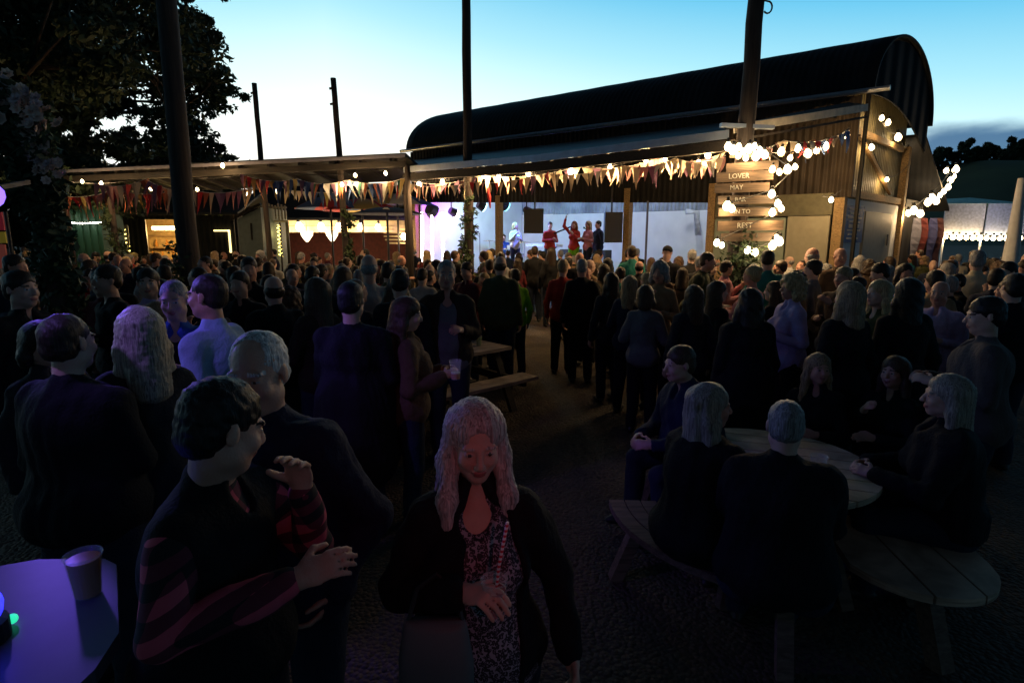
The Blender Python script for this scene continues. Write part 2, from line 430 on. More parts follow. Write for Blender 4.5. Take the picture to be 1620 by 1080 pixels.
    if topstyle in ('jacket', 'open', 'vest', 'puffer', 'coat'):   # neck opening
        S.ell(T((0, -.085, 1.475)), (.034, .06, .06), .015, sub=True, M=A.T)
    if extra: extra(S, T)
    cloth(S, 'jacket' if topstyle != 'shirt' else 'shirt', topmat or CLO[top], .013 if topstyle != 'shirt' else .009)
    if inner is not None:
        S2 = SDF(); trunk(S2, .006, .06); S2.cone(T((-.05*g, .01, .90)), T((.05*g, .01, .90)), .135*g, .135*g, .05); S2.ell(T((0, -.10, 1.46)), (.062, .08, .095), .02, sub=True, M=A.T)
        cloth(S2, 'blouse', inner, .004)
    if vest is not None:
        S2 = SDF(); trunk(S2, o+.018, .06); S2.cone(T((0, .02, 1.44)), T((0, .012, 1.49)), .075, .07, .03); S2.ell(T((0, -.09, 1.48)), (.034, .06, .06), .015, sub=True, M=A.T)
        cloth(S2, 'body_warmer', CLO[vest], .010)
    # ---------- hair
    K = SDF(); hz = hairscale; amp, fr = .0035, 60
    def facecut(kk=.012 if not fem else .006): K.ell(hp((0, -.135, -.030)), hr(((.066 if not fem else .058), .085, (.112 if not fem else .124))), kk, sub=True, M=HM)
    def long(zb, wd=.034, fl=.02):
        for x in (-1, 1):
            K.cone(hp((x*.060, .02, .045)), hp((x*.082, .025, -.08)), .034, wd, .03); K.cone(hp((x*.082, .025, -.08)), hp((x*(.088+fl), .015, zb)), wd, wd*.8, .03)
            K.cone(hp((x*.035, .07, .03)), hp((x*.045, .088, zb)), .05, .042, .04)
        K.cone(hp((0, .075, .03)), hp((0, .10, zb-.01)), .055, .042, .04)
    if hair != 'none':
        if hair == 'rim':
            K.ell(hp((0, .040, .0)), hr((.0815, .080, .055)), .01, M=HM); K.ell(hp((0, .04, -.03)), hr((.070, .065, .04)), .02, M=HM); K.ell(hp((0, -.085, .03)), hr((.10, .10, .12)), .01, sub=True, M=HM)
        elif hair == 'crop':
            K.ell(hp((0, .022, .040)), hr((.0775, .0945, .0855)), .01, M=HM); K.ell(hp((0, .05, -.02)), hr((.070, .055, .05)), .03, M=HM); facecut()
            K.ell(hp((0, -.10, .0)), hr((.10, .08, .055)), .01, sub=True, M=HM)
            if haircol == 'white': K.ell(hp((0, -.105, .085)), hr((.062, .09, .06)), .012, sub=True, M=HM)
        elif hair == 'cap':
            K.ell(hp((0, .015, .045)), hr((.084, .102, .082)), .01, M=HM); K.ell(hp((0, -.11, .05)), hr((.06, .065, .010)), .01, M=HM); K.ell(hp((0, .0, -.06)), hr((.14, .16, .075)), .006, sub=True, M=HM); amp = .001
        elif hair == 'beanie':
            K.ell(hp((0, .02, .05)), hr((.088, .105, .092)), .01, M=HM); K.ell(hp((0, .0, -.07)), hr((.14, .16, .085)), .006, sub=True, M=HM); amp = .002
        else:
            e = {'short': .0, 'long': .003, 'bob': .006, 'curly': .022, 'bun': .0, 'wavy': .006, 'shag': .008}[hair]
            K.ell(hp((0, .020, .044)), hr((.081+e, .099+e, .087+e)), .01, M=HM); K.ell(hp((0, .055, -.02)), hr((.072+e, .056+e, .06)), .03, M=HM)
            if hair == 'long': long(-.27*hz, .034+.03*max(0, hz-1), .02+.06*max(0, hz-1))
            if hair == 'long' and hz > 1:
                for x in (-1, 1):
                    K.cone(hp((x*.078, .0, -.04)), hp((x*.098, -.070, -.17)), .028, .029, .03); K.cone(hp((x*.098, -.070, -.17)), hp((x*.090, -.122, -.30)), .029, .020, .03)
            if hair == 'wavy': long(-.31*hz, .045, .03); amp, fr = .007, 30
            if hair == 'bob': long(-.115, .036, .0)
            if hair == 'shag': long(-.085, .040, .0); amp, fr = .007, 30
            if hair == 'curly':
                amp, fr = .014, 42; long(-.09, .045, .0)
            if hair == 'bun': K.ell(hp((0, .10, .075)), hr((.042, .04, .04)), .01, M=HM)
            facecut()
            if hair == 'long' and hz > 1: K.ell(hp((0, -.118, .045)), hr((.050, .062, .050)), .008, sub=True, M=HM)
            if hair == 'short': K.ell(hp((0, -.08, -.03)), hr((.10, .055, .055)), .01, sub=True, M=HM)
        hh = h*.8 if h > .01 else h
        V, Q = K.mesh(hh)
        if len(Q):
            N = vnormals(V, Q); Lv = (V-hc)@HR
            ang = np.arctan2(Lv[:, 0], Lv[:, 1]-.02)
            st = np.sin(ang*38+3*fnoise(Lv, 14, seed)+(Lv[:, 2]*(60 if hair in ('wavy', 'curly') else 12)))
            V = V+N*(amp*fnoise(V, fr, seed)+(.0009*st if hair not in ('cap', 'beanie') else 0)*1.0)[:, None]
            obj_from(V*s, Q, {'cap': 'cap', 'beanie': 'beanie'}.get(hair, 'hair'), (CLO['black'] if hair in ('cap', 'beanie') else hm), body)
    body['_s'] = s
    hands = [Vector(((W+(W-E)/np.linalg.norm(W-E)*.07)*s).tolist()) for (S0, E, W, sx) in arm]
    for k_ in ('_s',): del body[k_]
    return body, hands, Vector((hc*s).tolist())
def put(o, x, y, face, z=0.0, label=None, group=None):
    o.location = (x, y, z); o.rotation_euler = (0, 0, R(face)); set_props(o, label, 'person', group)
    return o
# ------------------------------------------------------------------ world, sun
W = bpy.data.worlds.new('World'); SC.world = W; W.use_nodes = True
def build_world():
    t = W.node_tree; N = t.nodes.new; L = t.links.new; t.nodes.clear()
    out = N('ShaderNodeOutputWorld'); bg = N('ShaderNodeBackground'); L(bg.outputs[0], out.inputs[0])
    tc = N('ShaderNodeTexCoord'); sx = N('ShaderNodeSeparateXYZ'); L(tc.outputs['Generated'], sx.inputs[0])
    def M(op, a, b=None, c=None):
        n = N('ShaderNodeMath'); n.operation = op
        for i, v in enumerate((a, b, c)):
            if v is None: continue
            if isinstance(v, (int, float)): n.inputs[i].default_value = v
            else: L(v, n.inputs[i])
        return n.outputs[0]
    el = M('MULTIPLY', M('ARCSINE', sx.outputs['Z']), 57.2958)
    az = M('MULTIPLY', M('ARCTAN2', sx.outputs['X'], sx.outputs['Y']), 57.2958)
    da = M('ABSOLUTE', M('SUBTRACT', az, -17.0))
    f = M('ADD', M('ADD', M('MAXIMUM', el, 0.0), M('MULTIPLY', da, .15)), M('MULTIPLY', M('MAXIMUM', M('SUBTRACT', da, 60.0), 0.0), .40))
    fr = M('DIVIDE', f, 90.0)
    cr = N('ShaderNodeValToRGB'); L(fr, cr.inputs[0]); e = cr.color_ramp.elements
    stops = [(0, (1.25, 1.28, 1.15)), (10, (1.1, 1.22, 1.18)), (16, (.74, 1.06, 1.12)), (20, (.42, .85, 1.0)), (25, (.15, .60, .90)), (30, (.07, .37, .70)), (35, (.022, .13, .27)), (42, (.004, .016, .035)), (90, (.0015, .004, .010))]
    e[0].position = 0; e[0].color = (*stops[0][1], 1); e[1].position = 1; e[1].color = (*stops[-1][1], 1)
    for d, c in stops[1:-1]: k = e.new(d/90); k.color = (*c, 1)
    # blue cloud bank low on the horizon away from the sunset
    mp = N('ShaderNodeCombineXYZ'); L(M('MULTIPLY', az, .10), mp.inputs[0]); L(M('MULTIPLY', el, .25), mp.inputs[1])
    no = N('ShaderNodeTexNoise'); no.inputs['Scale'].default_value = 1.3; no.inputs['Detail'].default_value = 5; L(mp.outputs[0], no.inputs['Vector'])
    edge = M('ADD', 8.3, M('MULTIPLY', M('SUBTRACT', no.outputs['Fac'], .5), 2.5))
    def mr(v, a, b):
        n = N('ShaderNodeMapRange'); n.interpolation_type = 'SMOOTHSTEP'; L(v, n.inputs['Value']); n.inputs['From Min'].default_value = a; n.inputs['From Max'].default_value = b; return n.outputs[0]
    cm = M('MULTIPLY', mr(M('SUBTRACT', edge, el), -.6, .9), mr(az, 24, 33))
    mx = N('ShaderNodeMix'); mx.data_type = 'RGBA'; L(M('MULTIPLY', cm, .93), mx.inputs['Factor']); L(cr.outputs[0], mx.inputs['A'])
    cc = N('ShaderNodeMix'); cc.data_type = 'RGBA'; L(mr(el, 3.5, 7.5), cc.inputs['Factor']); cc.inputs['A'].default_value = (.05, .30, .50, 1); cc.inputs['B'].default_value = (.018, .12, .29, 1)
    L(cc.outputs['Result'], mx.inputs['B'])
    sky = N('ShaderNodeTexSky'); sky.sky_type = 'NISHITA'; sky.sun_disc = False; sky.sun_elevation = R(1.0); sky.sun_rotation = R(-17)
    ad = N('ShaderNodeMix'); ad.data_type = 'RGBA'; ad.blend_type = 'ADD'; ad.inputs['Factor'].default_value = .02
    L(mx.outputs['Result'], ad.inputs['A']); L(sky.outputs[0], ad.inputs['B']); L(ad.outputs['Result'], bg.inputs['Color'])
    bg.inputs['Strength'].default_value = 1.0
build_world()
sd = Vector((math.sin(R(-17)), math.cos(R(-17)), math.tan(R(1.5))))
light('sun', 'SUN', sd*50, .02, (1, .9, .8), target=(0, 0, 0)).data.angle = R(8)
vs = SC.view_settings; vs.view_transform = 'Standard'; vs.look = 'None'; vs.exposure = 0.0; vs.gamma = 1
SC.cycles.use_denoising = True; SC.cycles.max_bounces = 5; SC.cycles.sample_clamp_indirect = 3.0; SC.cycles.sample_clamp_direct = 0
SC.cycles.use_light_tree = True

# ------------------------------------------------------------------ ground and hills
def ground_mat():
    m, t, b = nt('gravel'); N = t.nodes.new; L = t.links.new
    tc = N('ShaderNodeTexCoord')
    v = N('ShaderNodeTexVoronoi'); v.inputs['Scale'].default_value = 38; L(tc.outputs['Object'], v.inputs['Vector'])
    n1 = N('ShaderNodeTexNoise'); n1.inputs['Scale'].default_value = 1.1; n1.inputs['Detail'].default_value = 8; L(tc.outputs['Object'], n1.inputs['Vector'])
    c1 = N('ShaderNodeValToRGB'); c1.color_ramp.elements[0].position = .35; c1.color_ramp.elements[0].color = (.035, .025, .016, 1); c1.color_ramp.elements[1].position = .65; c1.color_ramp.elements[1].color = (.085, .062, .040, 1)
    L(n1.outputs['Fac'], c1.inputs[0])
    mx = N('ShaderNodeMix'); mx.data_type = 'RGBA'; mx.blend_type = 'MULTIPLY'; mx.inputs['Factor'].default_value = .75
    cv = N('ShaderNodeHueSaturation'); cv.inputs['Saturation'].default_value = .12; cv.inputs['Value'].default_value = 1.6; L(v.outputs['Color'], cv.inputs['Color'])
    L(c1.outputs[0], mx.inputs['A']); L(cv.outputs[0], mx.inputs['B']); L(mx.outputs['Result'], b.inputs['Base Color'])
    bu = N('ShaderNodeBump'); bu.inputs['Strength'].default_value = 1.0; bu.inputs['Distance'].default_value = .025; L(v.outputs['Distance'], bu.inputs['Height']); bu.invert = True
    n2 = N('ShaderNodeBump'); n2.inputs['Strength'].default_value = .6; n2.inputs['Distance'].default_value = .08; L(n1.outputs['Fac'], n2.inputs['Height']); L(bu.outputs['Normal'], n2.inputs['Normal'])
    L(n2.outputs['Normal'], b.inputs['Normal']); b.inputs['Roughness'].default_value = .85
    return m
g = MB(); n = 60
xs = [-600+1200*i/n for i in range(n+1)]; ys = [-300+1500*i/n for i in range(n+1)]
g.add([(x, y, 0) for y in ys for x in xs], [(j*(n+1)+i, j*(n+1)+i+1, (j+1)*(n+1)+i+1, (j+1)*(n+1)+i) for j in range(n) for i in range(n)])
g.build('ground', ground_mat(), kind='structure')
GRASS = mat('hill grass', (.035, .05, .018), .95, .35, .05, .5, 1.0)
def hill(name, x0, x1, y, d, hgt, seed):
    h = MB(); nx, ny = 60, 14
    for j in range(ny+1):
        for i in range(nx+1):
            u = i/nx; v = j/ny; x = x0+(x1-x0)*u; yy = y+d*v
            z = hgt*math.sin(math.pi*min(v, .5))*(.82+.18*math.sin(u*5+seed))*min(1, 6*u, 6*(1-u)) - .05
            h.v.append((x, yy, z))
    h.add([], []); 
    h.f += [(j*(nx+1)+i, j*(nx+1)+i+1, (j+1)*(nx+1)+i+1, (j+1)*(nx+1)+i) for j in range(ny) for i in range(nx)]
    return h.build(name, GRASS, smooth=True, kind='structure')
hill('hill', 120, 760, 170, 260, 40, 1.0)
hill('hill', -420, 60, 260, 200, 6, 2.4)

# ------------------------------------------------------------------ foliage
def leafmat(name, c): 
    return mat(name, c, .7, .5, 3.0)
LEAF = leafmat('leaf dark green', (.022, .04, .014)); LEAF2 = leafmat('leaf green', (.04, .07, .02)); IVY = leafmat('ivy leaf', (.035, .06, .02)); BARK = mat('bark', (.05, .035, .024), .9, .4, 6, .8, 20)
def leaves(mb, centres, per, size, rs, flat=1.0):
    for (c, r) in centres:
        c = np.array(c); k = per
        P = rs.normal(size=(k, 3)); P /= np.linalg.norm(P, axis=1)[:, None]; P *= (rs.rand(k, 1)**.5)*r; P[:, 2] *= flat; P += c
        A = rs.normal(size=(k, 3)); A /= np.linalg.norm(A, axis=1)[:, None]; Bv = np.cross(A, rs.normal(size=(k, 3))); Bv /= np.linalg.norm(Bv, axis=1)[:, None]
        s = size*(.6+.8*rs.rand(k, 1))
        q = np.stack([P-A*s, P+Bv*s*.45, P+A*s, P-Bv*s*.45], 1).reshape(-1, 3)
        b = len(mb.v); mb.v += [tuple(x) for x in q.tolist()]; mb.f += [(b+4*i, b+4*i+1, b+4*i+2, b+4*i+3) for i in range(k)]; mb.mi += [0]*k
def tree(base, H, crownr, ncl, per, leaf, seed, label, group=None, trunk_r=.3, crown0=.3, limbs=14, m=LEAF, flat=.55, skew=(0,0), clo=.10):
    rs = np.random.RandomState(seed); base = Vector(base)
    t = empty('tree', base, label, 'tree', group)
    tb = MB(); pts = [base+Vector((skew[0]*u*u, skew[1]*u*u, H*u*.97)) for u in [i/6 for i in range(7)]]
    tb.tube(pts, [trunk_r*(1-.85*i/6) for i in range(7)], 10)
    cl = []
    for i in range(limbs):
        u = crown0+(1-crown0)*(i+.5)/limbs; c0 = base+Vector((skew[0]*u*u, skew[1]*u*u, H*u*.95)); a = rs.rand()*6.28
        reach = crownr*(math.sin(math.pi*min(1, (u-crown0)/(1-crown0)*.85+.18))**.6)*(.6+.5*rs.rand())
        e = c0+Vector((math.cos(a)*reach, math.sin(a)*reach, reach*(.15+.3*rs.rand())))
        mid = c0.lerp(e, .5)+Vector((0, 0, -.06*reach)); tb.tube([c0, mid, e], [trunk_r*(.38-.2*u), trunk_r*.16, .02], 6)
        for q in range(max(1, ncl//limbs)):
            w = .35+.7*rs.rand(); p = c0.lerp(e, w)+Vector(rs.normal(size=3)*crownr*.13)
            cl.append((p, crownr*(clo+.10*rs.rand())))
            if q % 2 == 0: tb.tube([c0.lerp(e, w*.7), p], [.035, .012], 5)
    tb.build('trunk', BARK, t, smooth=True)
    cm = MB(); leaves(cm, cl, per, leaf, rs, flat); cm.build('crown', m, t)
    return t
# big trees behind the yard (photo: upper left)
def gpos(px, Y): return Vector(((px-810)/F*Y*.985, Y, 0))
tree(gpos(-20, 15), 11.5, 4.9, 260, 330, .095, 3, 'nearest dark tree, cropped by the photo edge above the flower arch', None, .34, .22, 20)
tree(gpos(150, 19), 13.5, 5.4, 260, 150, .105, 7, 'tall leafy tree with thick forked limbs between the flower arch and the leaning pole', None, .36, .24, 22, clo=.05)
tree(gpos(292, 21), 9.8, 3.5, 210, 105, .10, 12, 'spreading tree with ragged crown against the bright sky beside the leaning pole', None, .25, .42, 20, skew=(.4, 0), clo=.05)
tree(gpos(10, 26), 11, 5.5, 170, 260, .14, 21, 'low dark tree filling in behind the taller trees over the canopy', None, .3, .15, 16)
tree(gpos(290, 27), 6.4, 3.4, 120, 240, .12, 22, 'low bushy tree just above the canopy roof left of the first thin pole', None, .2, .25, 14)
for i, (px, ph, w) in enumerate([(1500, 236, 40), (1530, 222, 30), (1560, 226, 34), (1590, 240, 40), (1612, 224, 40), (1480, 250, 36), (1640, 228, 40), (1470, 262, 30)]):
    Y = 296+6*(i % 3); p = at(px, ph, Y); r = w/F*Y*.8
    zb = 30
    tree((p.x, Y, zb), p.z-zb, r*1.25, 30, 420, .8, 40+i, 'dark round-topped tree on the hill skyline beyond the barn', 'trees on the hill skyline', .5, .15, 8, flat=.9)

# ------------------------------------------------------------------ barn
C = Vector((7.53, 12.9, 0)); U = Vector((-.803, .596, 0)); Vv = Vector((.725, .689, 0)); LB = 13.9; WB = 5.3
def BP(u, v, z): return C+U*u+Vv*v+Vector((0, 0, z))
EH = 5.14; RISE = 1.52
def corr(name, c, rough=.55, metal=.0, freq=1.0, axis='u'):
    """corrugated sheet: ribs follow the barn's length"""
    if name in MATS: return MATS[name]
    m, t, b = nt(name); N = t.nodes.new; L = t.links.new
    tc = N('ShaderNodeTexCoord'); d = N('ShaderNodeVectorMath'); d.operation = 'DOT_PRODUCT'
    d.inputs[1].default_value = tuple(U) if axis == 'u' else tuple(Vv); L(tc.outputs['Object'], d.inputs[0])
    s = N('ShaderNodeMath'); s.operation = 'MULTIPLY'; s.inputs[1].default_value = 2*math.pi/.15*freq; L(d.outputs['Value'], s.inputs[0])
    k = N('ShaderNodeMath'); k.operation = 'SINE'; L(s.outputs[0], k.inputs[0])
    bu = N('ShaderNodeBump'); bu.inputs['Strength'].default_value = 1; b.inputs['Specular IOR Level'].default_value = .15; bu.inputs['Distance'].default_value =   .003 if 'roof' in name else .018; L(k.outputs[0], bu.inputs['Height']); L(bu.outputs['Normal'], b.inputs['Normal'])
    no = N('ShaderNodeTexNoise'); no.inputs['Scale'].default_value = 1.6; no.inputs['Detail'].default_value = 8; L(tc.outputs['Object'], no.inputs['Vector'])
    cr = N('ShaderNodeValToRGB'); cc = Vector(c); cr.color_ramp.elements[0].position = .35; cr.color_ramp.elements[0].color = (*(cc*.6), 1); cr.color_ramp.elements[1].position = .68; cr.color_ramp.elements[1].color = (*(cc*1.25), 1)
    L(no.outputs['Fac'], cr.inputs[0]); L(cr.outputs[0], b.inputs['Base Color']); b.inputs['Roughness'].default_value = rough; b.inputs['Metallic'].default_value = metal
    MATS[name] = m; return m
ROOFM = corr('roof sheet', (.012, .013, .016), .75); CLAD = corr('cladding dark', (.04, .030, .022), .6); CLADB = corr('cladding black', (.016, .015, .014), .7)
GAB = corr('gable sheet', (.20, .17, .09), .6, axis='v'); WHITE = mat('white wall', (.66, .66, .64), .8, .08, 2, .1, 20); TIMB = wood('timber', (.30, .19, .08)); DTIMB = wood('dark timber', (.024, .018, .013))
INTM = corr('interior sheet', (.35, .38, .42), .5); STEEL = mat('painted steel', (.07, .07, .075), .5, .2); GALV = mat('galvanised steel', (.42, .44, .47), .35, .15, 12, .1, 30, metal=.6)
GREENTIMB = mat('olive painted board', (.10, .09, .05), .7, .2)
barn = empty('barn', C, 'long black Dutch barn with curved corrugated roof, open front and bulb-lit gable end', 'barn')
def arc(t, r_=0.0, e=1.0):
    """t 0..1 across the width"""
    a = math.pi*t; x = math.cos(a); y = math.sin(a)
    sx = (abs(x)**1.0)*(1 if x > 0 else -1)
    return (WB/2-sx*(WB/2+r_), EH+(abs(y)**e)*(RISE+r_))
def roof():
    m = MB(); nu, nv = 44, 30; th = .06
    for r_ in (0.10, 0.10-th):
        for i in range(nu+1):
            u = -.2+(LB+.3)*i/nu
            for j in range(nv+1):
                v, z = arc(j/nv, r_); m.v.append(tuple(BP(u, v, z+.004*math.sin(i*1.7))))
    o = (nu+1)*(nv+1); I = lambda i, j, k=0: k*o+i*(nv+1)+j
    for i in range(nu):
        for j in range(nv):
            m.f.append((I(i,j), I(i,j+1), I(i+1,j+1), I(i+1,j))); m.f.append((I(i,j,1), I(i+1,j,1), I(i+1,j+1,1), I(i,j+1,1)))
    for j in range(nv): m.f.append((I(0,j), I(0,j,1), I(0,j+1,1), I(0,j+1))); m.f.append((I(nu,j), I(nu,j+1), I(nu,j+1,1), I(nu,j,1)))
    for i in range(nu): m.f.append((I(i,0), I(i+1,0), I(i+1,0,1), I(i,0,1))); m.f.append((I(i,nv), I(i,nv,1), I(i+1,nv,1), I(i+1,nv)))
    return m.build('roof', ROOFM, barn, smooth=True)
rf = roof()
gt = MB(); gt.tube([BP(-.5, -.16, EH+.02), BP(LB+.3, -.16, EH+.02)], .055, 8); gt.build('gutter', GALV, rf)
# gable end recessed 0.55 m: olive lit corrugated sheet above, white panels below
def gable(u, name, m, z0=3.0):
    g = MB(); n = 30; pts = [BP(u, .05, z0)]+[BP(u, min(max(arc(j/n)[0], .05), WB-.05), arc(j/n)[1]-.06) for j in range(n+1)]+[BP(u, WB-.05, z0)]
    pts2 = [p+U*.05 for p in pts]; k = len(pts)
    g.add(pts+pts2, [tuple(range(k)), tuple(range(2*k-1, k-1, -1))]+[(i, k+i, k+(i+1) % k, (i+1) % k) for i in range(k)])
    return g.build(name, m, barn)
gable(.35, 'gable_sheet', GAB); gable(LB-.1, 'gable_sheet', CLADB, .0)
# dark end sheet filling the roof arch above the eaves
vg = MB(); n = 40; pts = []
for j in range(n+1): v, z = arc(j/n, -.02); pts.append(BP(-.12, v, z))
for j in range(13): t = j/12; v = WB*(1-t); pts.append(BP(-.12, v, EH-.70*(1-t)**1.3-.02+.28*math.sin(math.pi*t)))
k = len(pts); vg.add(pts+[p+U*.04 for p in pts], [tuple(range(k)), tuple(range(2*k-1, k-1, -1))]+[(i, k+i, k+(i+1) % k, (i+1) % k) for i in range(k)])
vg.build('end_sheet', corr('end sheet', (.006, .0065, .008), .9), barn)
fr = MB()
fr.bar(BP(.28, .1, 4.5), BP(.28, WB-.6, 4.5), .08, .14); fr.bar(BP(.28, .9, 4.45), BP(.28, WB-1.3, 3.3), .07, .10); fr.bar(BP(.28, .1, 3.12), BP(.28, WB-.1, 3.12), .08, .16)
fr.build('gable_beam', TIMB, barn)
wp = MB(); wp.box(BP(.33, 2.7, 1.5), (.08, 5.0, 3.0), M=Matrix((U, Vv, Vector((0,0,1)))).transposed()); wp.build('wall_panel', WHITE, barn)
wp = MB(); wp.box(BP(.27, 3.1, 1.4), (.08, 2.4, 2.7), M=Matrix((U, Vv, Vector((0,0,1)))).transposed()); dr = wp.build('door', mat('cream door', (.28, .25, .17), .6, .1), barn)
hd = MB(); hd.tube([BP(.2, 3.9, 1.9), BP(.2, 3.9, 2.2)], .02, 6); hd.build('handle', STEEL, dr)
# corner timber and thin black downpipe
cp = MB(); cp.box(BP(.28, .14, 1.5), (.2, .2, 3.0), M=Matrix((U, Vv, Vector((0,0,1)))).transposed()); cp.build('corner_post', TIMB, barn)
cp = MB(); cp.tube([BP(-.1, -.06, 0), BP(-.1, -.06, EH)], .045, 8); cp.build('downpipe', CLADB, barn)
cp = MB(); cp.box(BP(.28, WB-.14, 2.3), (.2, .2, 4.6), M=Matrix((U, Vv, Vector((0,0,1)))).transposed()); cp.build('corner_post', TIMB, barn)
# front wall: upper cladding near the corner (warm lit), black band above the stage opening
def wall_strip(name, m, u0, u1, z0a, z0b, z1, v=0.0, th=.06, parent=None):
    w = MB(); a = [BP(u0, v, z0a), BP(u1, v, z0b), BP(u1, v, z1), BP(u0, v, z1)]; b = [p+Vv*th for p in a]
    w.add(a+b, [(0,1,2,3), (7,6,5,4), (0,4,5,1), (1,5,6,2), (2,6,7,3), (3,7,4,0)]); return w.build(name, m, parent or barn)
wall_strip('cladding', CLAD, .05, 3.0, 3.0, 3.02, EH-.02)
wall_strip('cladding', CLADB, 3.0, LB, 2.98, 3.38, EH-.02)
wall_strip('lintel_board', GREENTIMB, .4, 3.0, 2.62, 2.60, 3.1, -.012, .1)
wall_strip('wall_panel', mat('pale green board', (.24, .28, .22), .7, .1), 1.35, 3.0, 0, 0, 2.58, .02)
wall_strip('door', mat('cream door', (.28, .25, .17), .6, .1), .42, 1.3, 0, 0, 2.6, -.01)
# interior: back wall, floor of the stage, inner sheet, far end
wall_strip('back_wall', WHITE, .6, LB-.2, 0, 0, 3.05, WB-.12)
wall_strip('interior_sheet', INTM, .6, LB-.2, 3.06, 3.06, EH, WB-.10)
def cross_wall(u, m, v0=.1, v1=WB-.15, z1=EH): 
    w = MB(); w.box(BP(u, (v0+v1)/2, z1/2), (.08, v1-v0, z1), M=Matrix((U, Vv, Vector((0,0,1)))).transposed()); return w.build('end_wall', m, barn)
cross_wall(LB-.35, WHITE); cross_wall(3.05, WHITE)
fl = MB()
M3 = Matrix((U, Vv, Vector((0,0,1)))).transposed()
for u in (3.1, 5.42, 9.95, LB-.1):
    p = MB(); p.box(BP(u, .06, 1.75), (.17, .17, 3.4), M=M3); p.build('post', TIMB, barn)
fs = MB()
for u in (4.0, 6.5, 9.0, 11.5): fs.bar(BP(u, .1, EH-.2), BP(u, WB-.2, EH-.2), .12, .2)
fs.build('tie_beam', DTIMB, barn)

def hedge(x0, x1, y, h_, seed, label):
    rs = np.random.RandomState(seed); m = MB(); cl = [((x0+(x1-x0)*rs.rand(), y+rs.normal()*.4, h_*rs.rand()**.7*(.85+.3*rs.rand())), .55) for _ in range(int(abs(x1-x0)*h_*2.2))]
    leaves(m, cl, 120, .11, rs); m.build('hedge', LEAF, label=label, cat='hedge', origin=((x0+x1)/2, y, 0))
hedge(-40, -13.5, 26, 4.2, 8, 'tall dark hedge closing the yard behind the green container and food stall')
# lean-to on the far side of the barn
lt = MB(); a = [BP(-.1, WB-.05, EH-.2), BP(LB, WB-.05, EH-.2), BP(LB, WB+2.6, 3.0), BP(-.4, WB+2.6, 3.0)]
b_ = [p-Vector((0, 0, .07)) for p in a]; lt.add(a+b_, [(0,3,2,1), (4,5,6,7), (0,1,5,4), (1,2,6,5), (2,3,7,6), (3,0,4,7)]); lt.build('lean_to_roof', ROOFM, barn)
lt = MB(); lt.box(BP(.2, WB+1.25, 1.6), (.06, 2.5, 3.2), M=M3); lt.box(BP(LB/2, WB+2.5, 1.3), (LB, .06, 2.6), M=M3); lt.build('lean_to_wall', CLADB, barn)

# ------------------------------------------------------------------ bulbs, string lights, bunting
def halo_bulb(name, hot, rim, s):  # bulb with a bloom halo painted into its emission: hot centre, amber rim by view angle
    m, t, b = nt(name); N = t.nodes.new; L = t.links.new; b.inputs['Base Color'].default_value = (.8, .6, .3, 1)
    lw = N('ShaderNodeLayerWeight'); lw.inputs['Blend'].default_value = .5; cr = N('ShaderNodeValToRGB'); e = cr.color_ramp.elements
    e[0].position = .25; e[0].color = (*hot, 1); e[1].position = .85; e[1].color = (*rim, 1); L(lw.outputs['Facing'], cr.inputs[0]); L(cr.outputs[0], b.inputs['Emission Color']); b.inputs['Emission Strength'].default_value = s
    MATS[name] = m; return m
BULB = halo_bulb('warm bulb', (1, .82, .5), (.075, .034, .007), 20); BULBW = emit('white bulb', (1.0, .93, .78), 22); SOCK = mat('black socket', (.02, .02, .02), .6)
WARM = (1.0, .63, .28)
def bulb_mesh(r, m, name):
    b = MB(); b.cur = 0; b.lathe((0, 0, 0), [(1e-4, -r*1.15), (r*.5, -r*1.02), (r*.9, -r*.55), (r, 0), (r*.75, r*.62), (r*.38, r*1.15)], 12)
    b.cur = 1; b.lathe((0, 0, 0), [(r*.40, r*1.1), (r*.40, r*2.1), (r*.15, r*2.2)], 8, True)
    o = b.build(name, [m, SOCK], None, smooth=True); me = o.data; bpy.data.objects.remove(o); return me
BM = {}
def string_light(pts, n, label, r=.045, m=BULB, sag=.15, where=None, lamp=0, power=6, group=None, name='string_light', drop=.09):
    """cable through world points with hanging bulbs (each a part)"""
    r = r*1.22 if m is BULB else r; key = (r, m.name)  # warm bulbs enlarged so their painted amber rim stands in for a halo
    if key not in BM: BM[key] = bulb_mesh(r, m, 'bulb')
    P = []
    for i in range(len(pts)-1):
        a, b = Vector(pts[i]), Vector(pts[i+1])
        for k in range(8):
            t = k/8; p = a.lerp(b, t); p.z -= sag*4*t*(1-t)*min(1, (b-a).length/3); P.append(p)
    P.append(Vector(pts[-1]))
    root = empty(name, P[0], label, 'string lights', group)
    c = MB(); c.tube(P, .009, 5); c.build('cable', SOCK, root)
    if where is None:
        where = [(len(P)-1)*(i+.5)/n for i in range(n)]
        where = [P[int(w)].lerp(P[min(int(w)+1, len(P)-1)], w-int(w)) for w in where]
    else: where = [Vector(w)+Vector((0, 0, drop)) for w in where]
    for i, w in enumerate(where):
        o = bpy.data.objects.new('bulb', BM[key]); COL.objects.link(o); o.parent = root
        o.location = w-P[0]-Vector((0, 0, drop)); o.rotation_euler = (rnd.uniform(-.2, .2), rnd.uniform(-.2, .2), 0); k_ = rnd.uniform(.68, 1.12); o.scale = (k_, k_, k_)
        if lamp and i % lamp == 0: light('bulb_light', 'POINT', w-Vector((0, 0, drop+r*1.4)), power, WARM if m is BULB else (1, .88, .7), root, radius=r)
    return root
FLAGC = {}
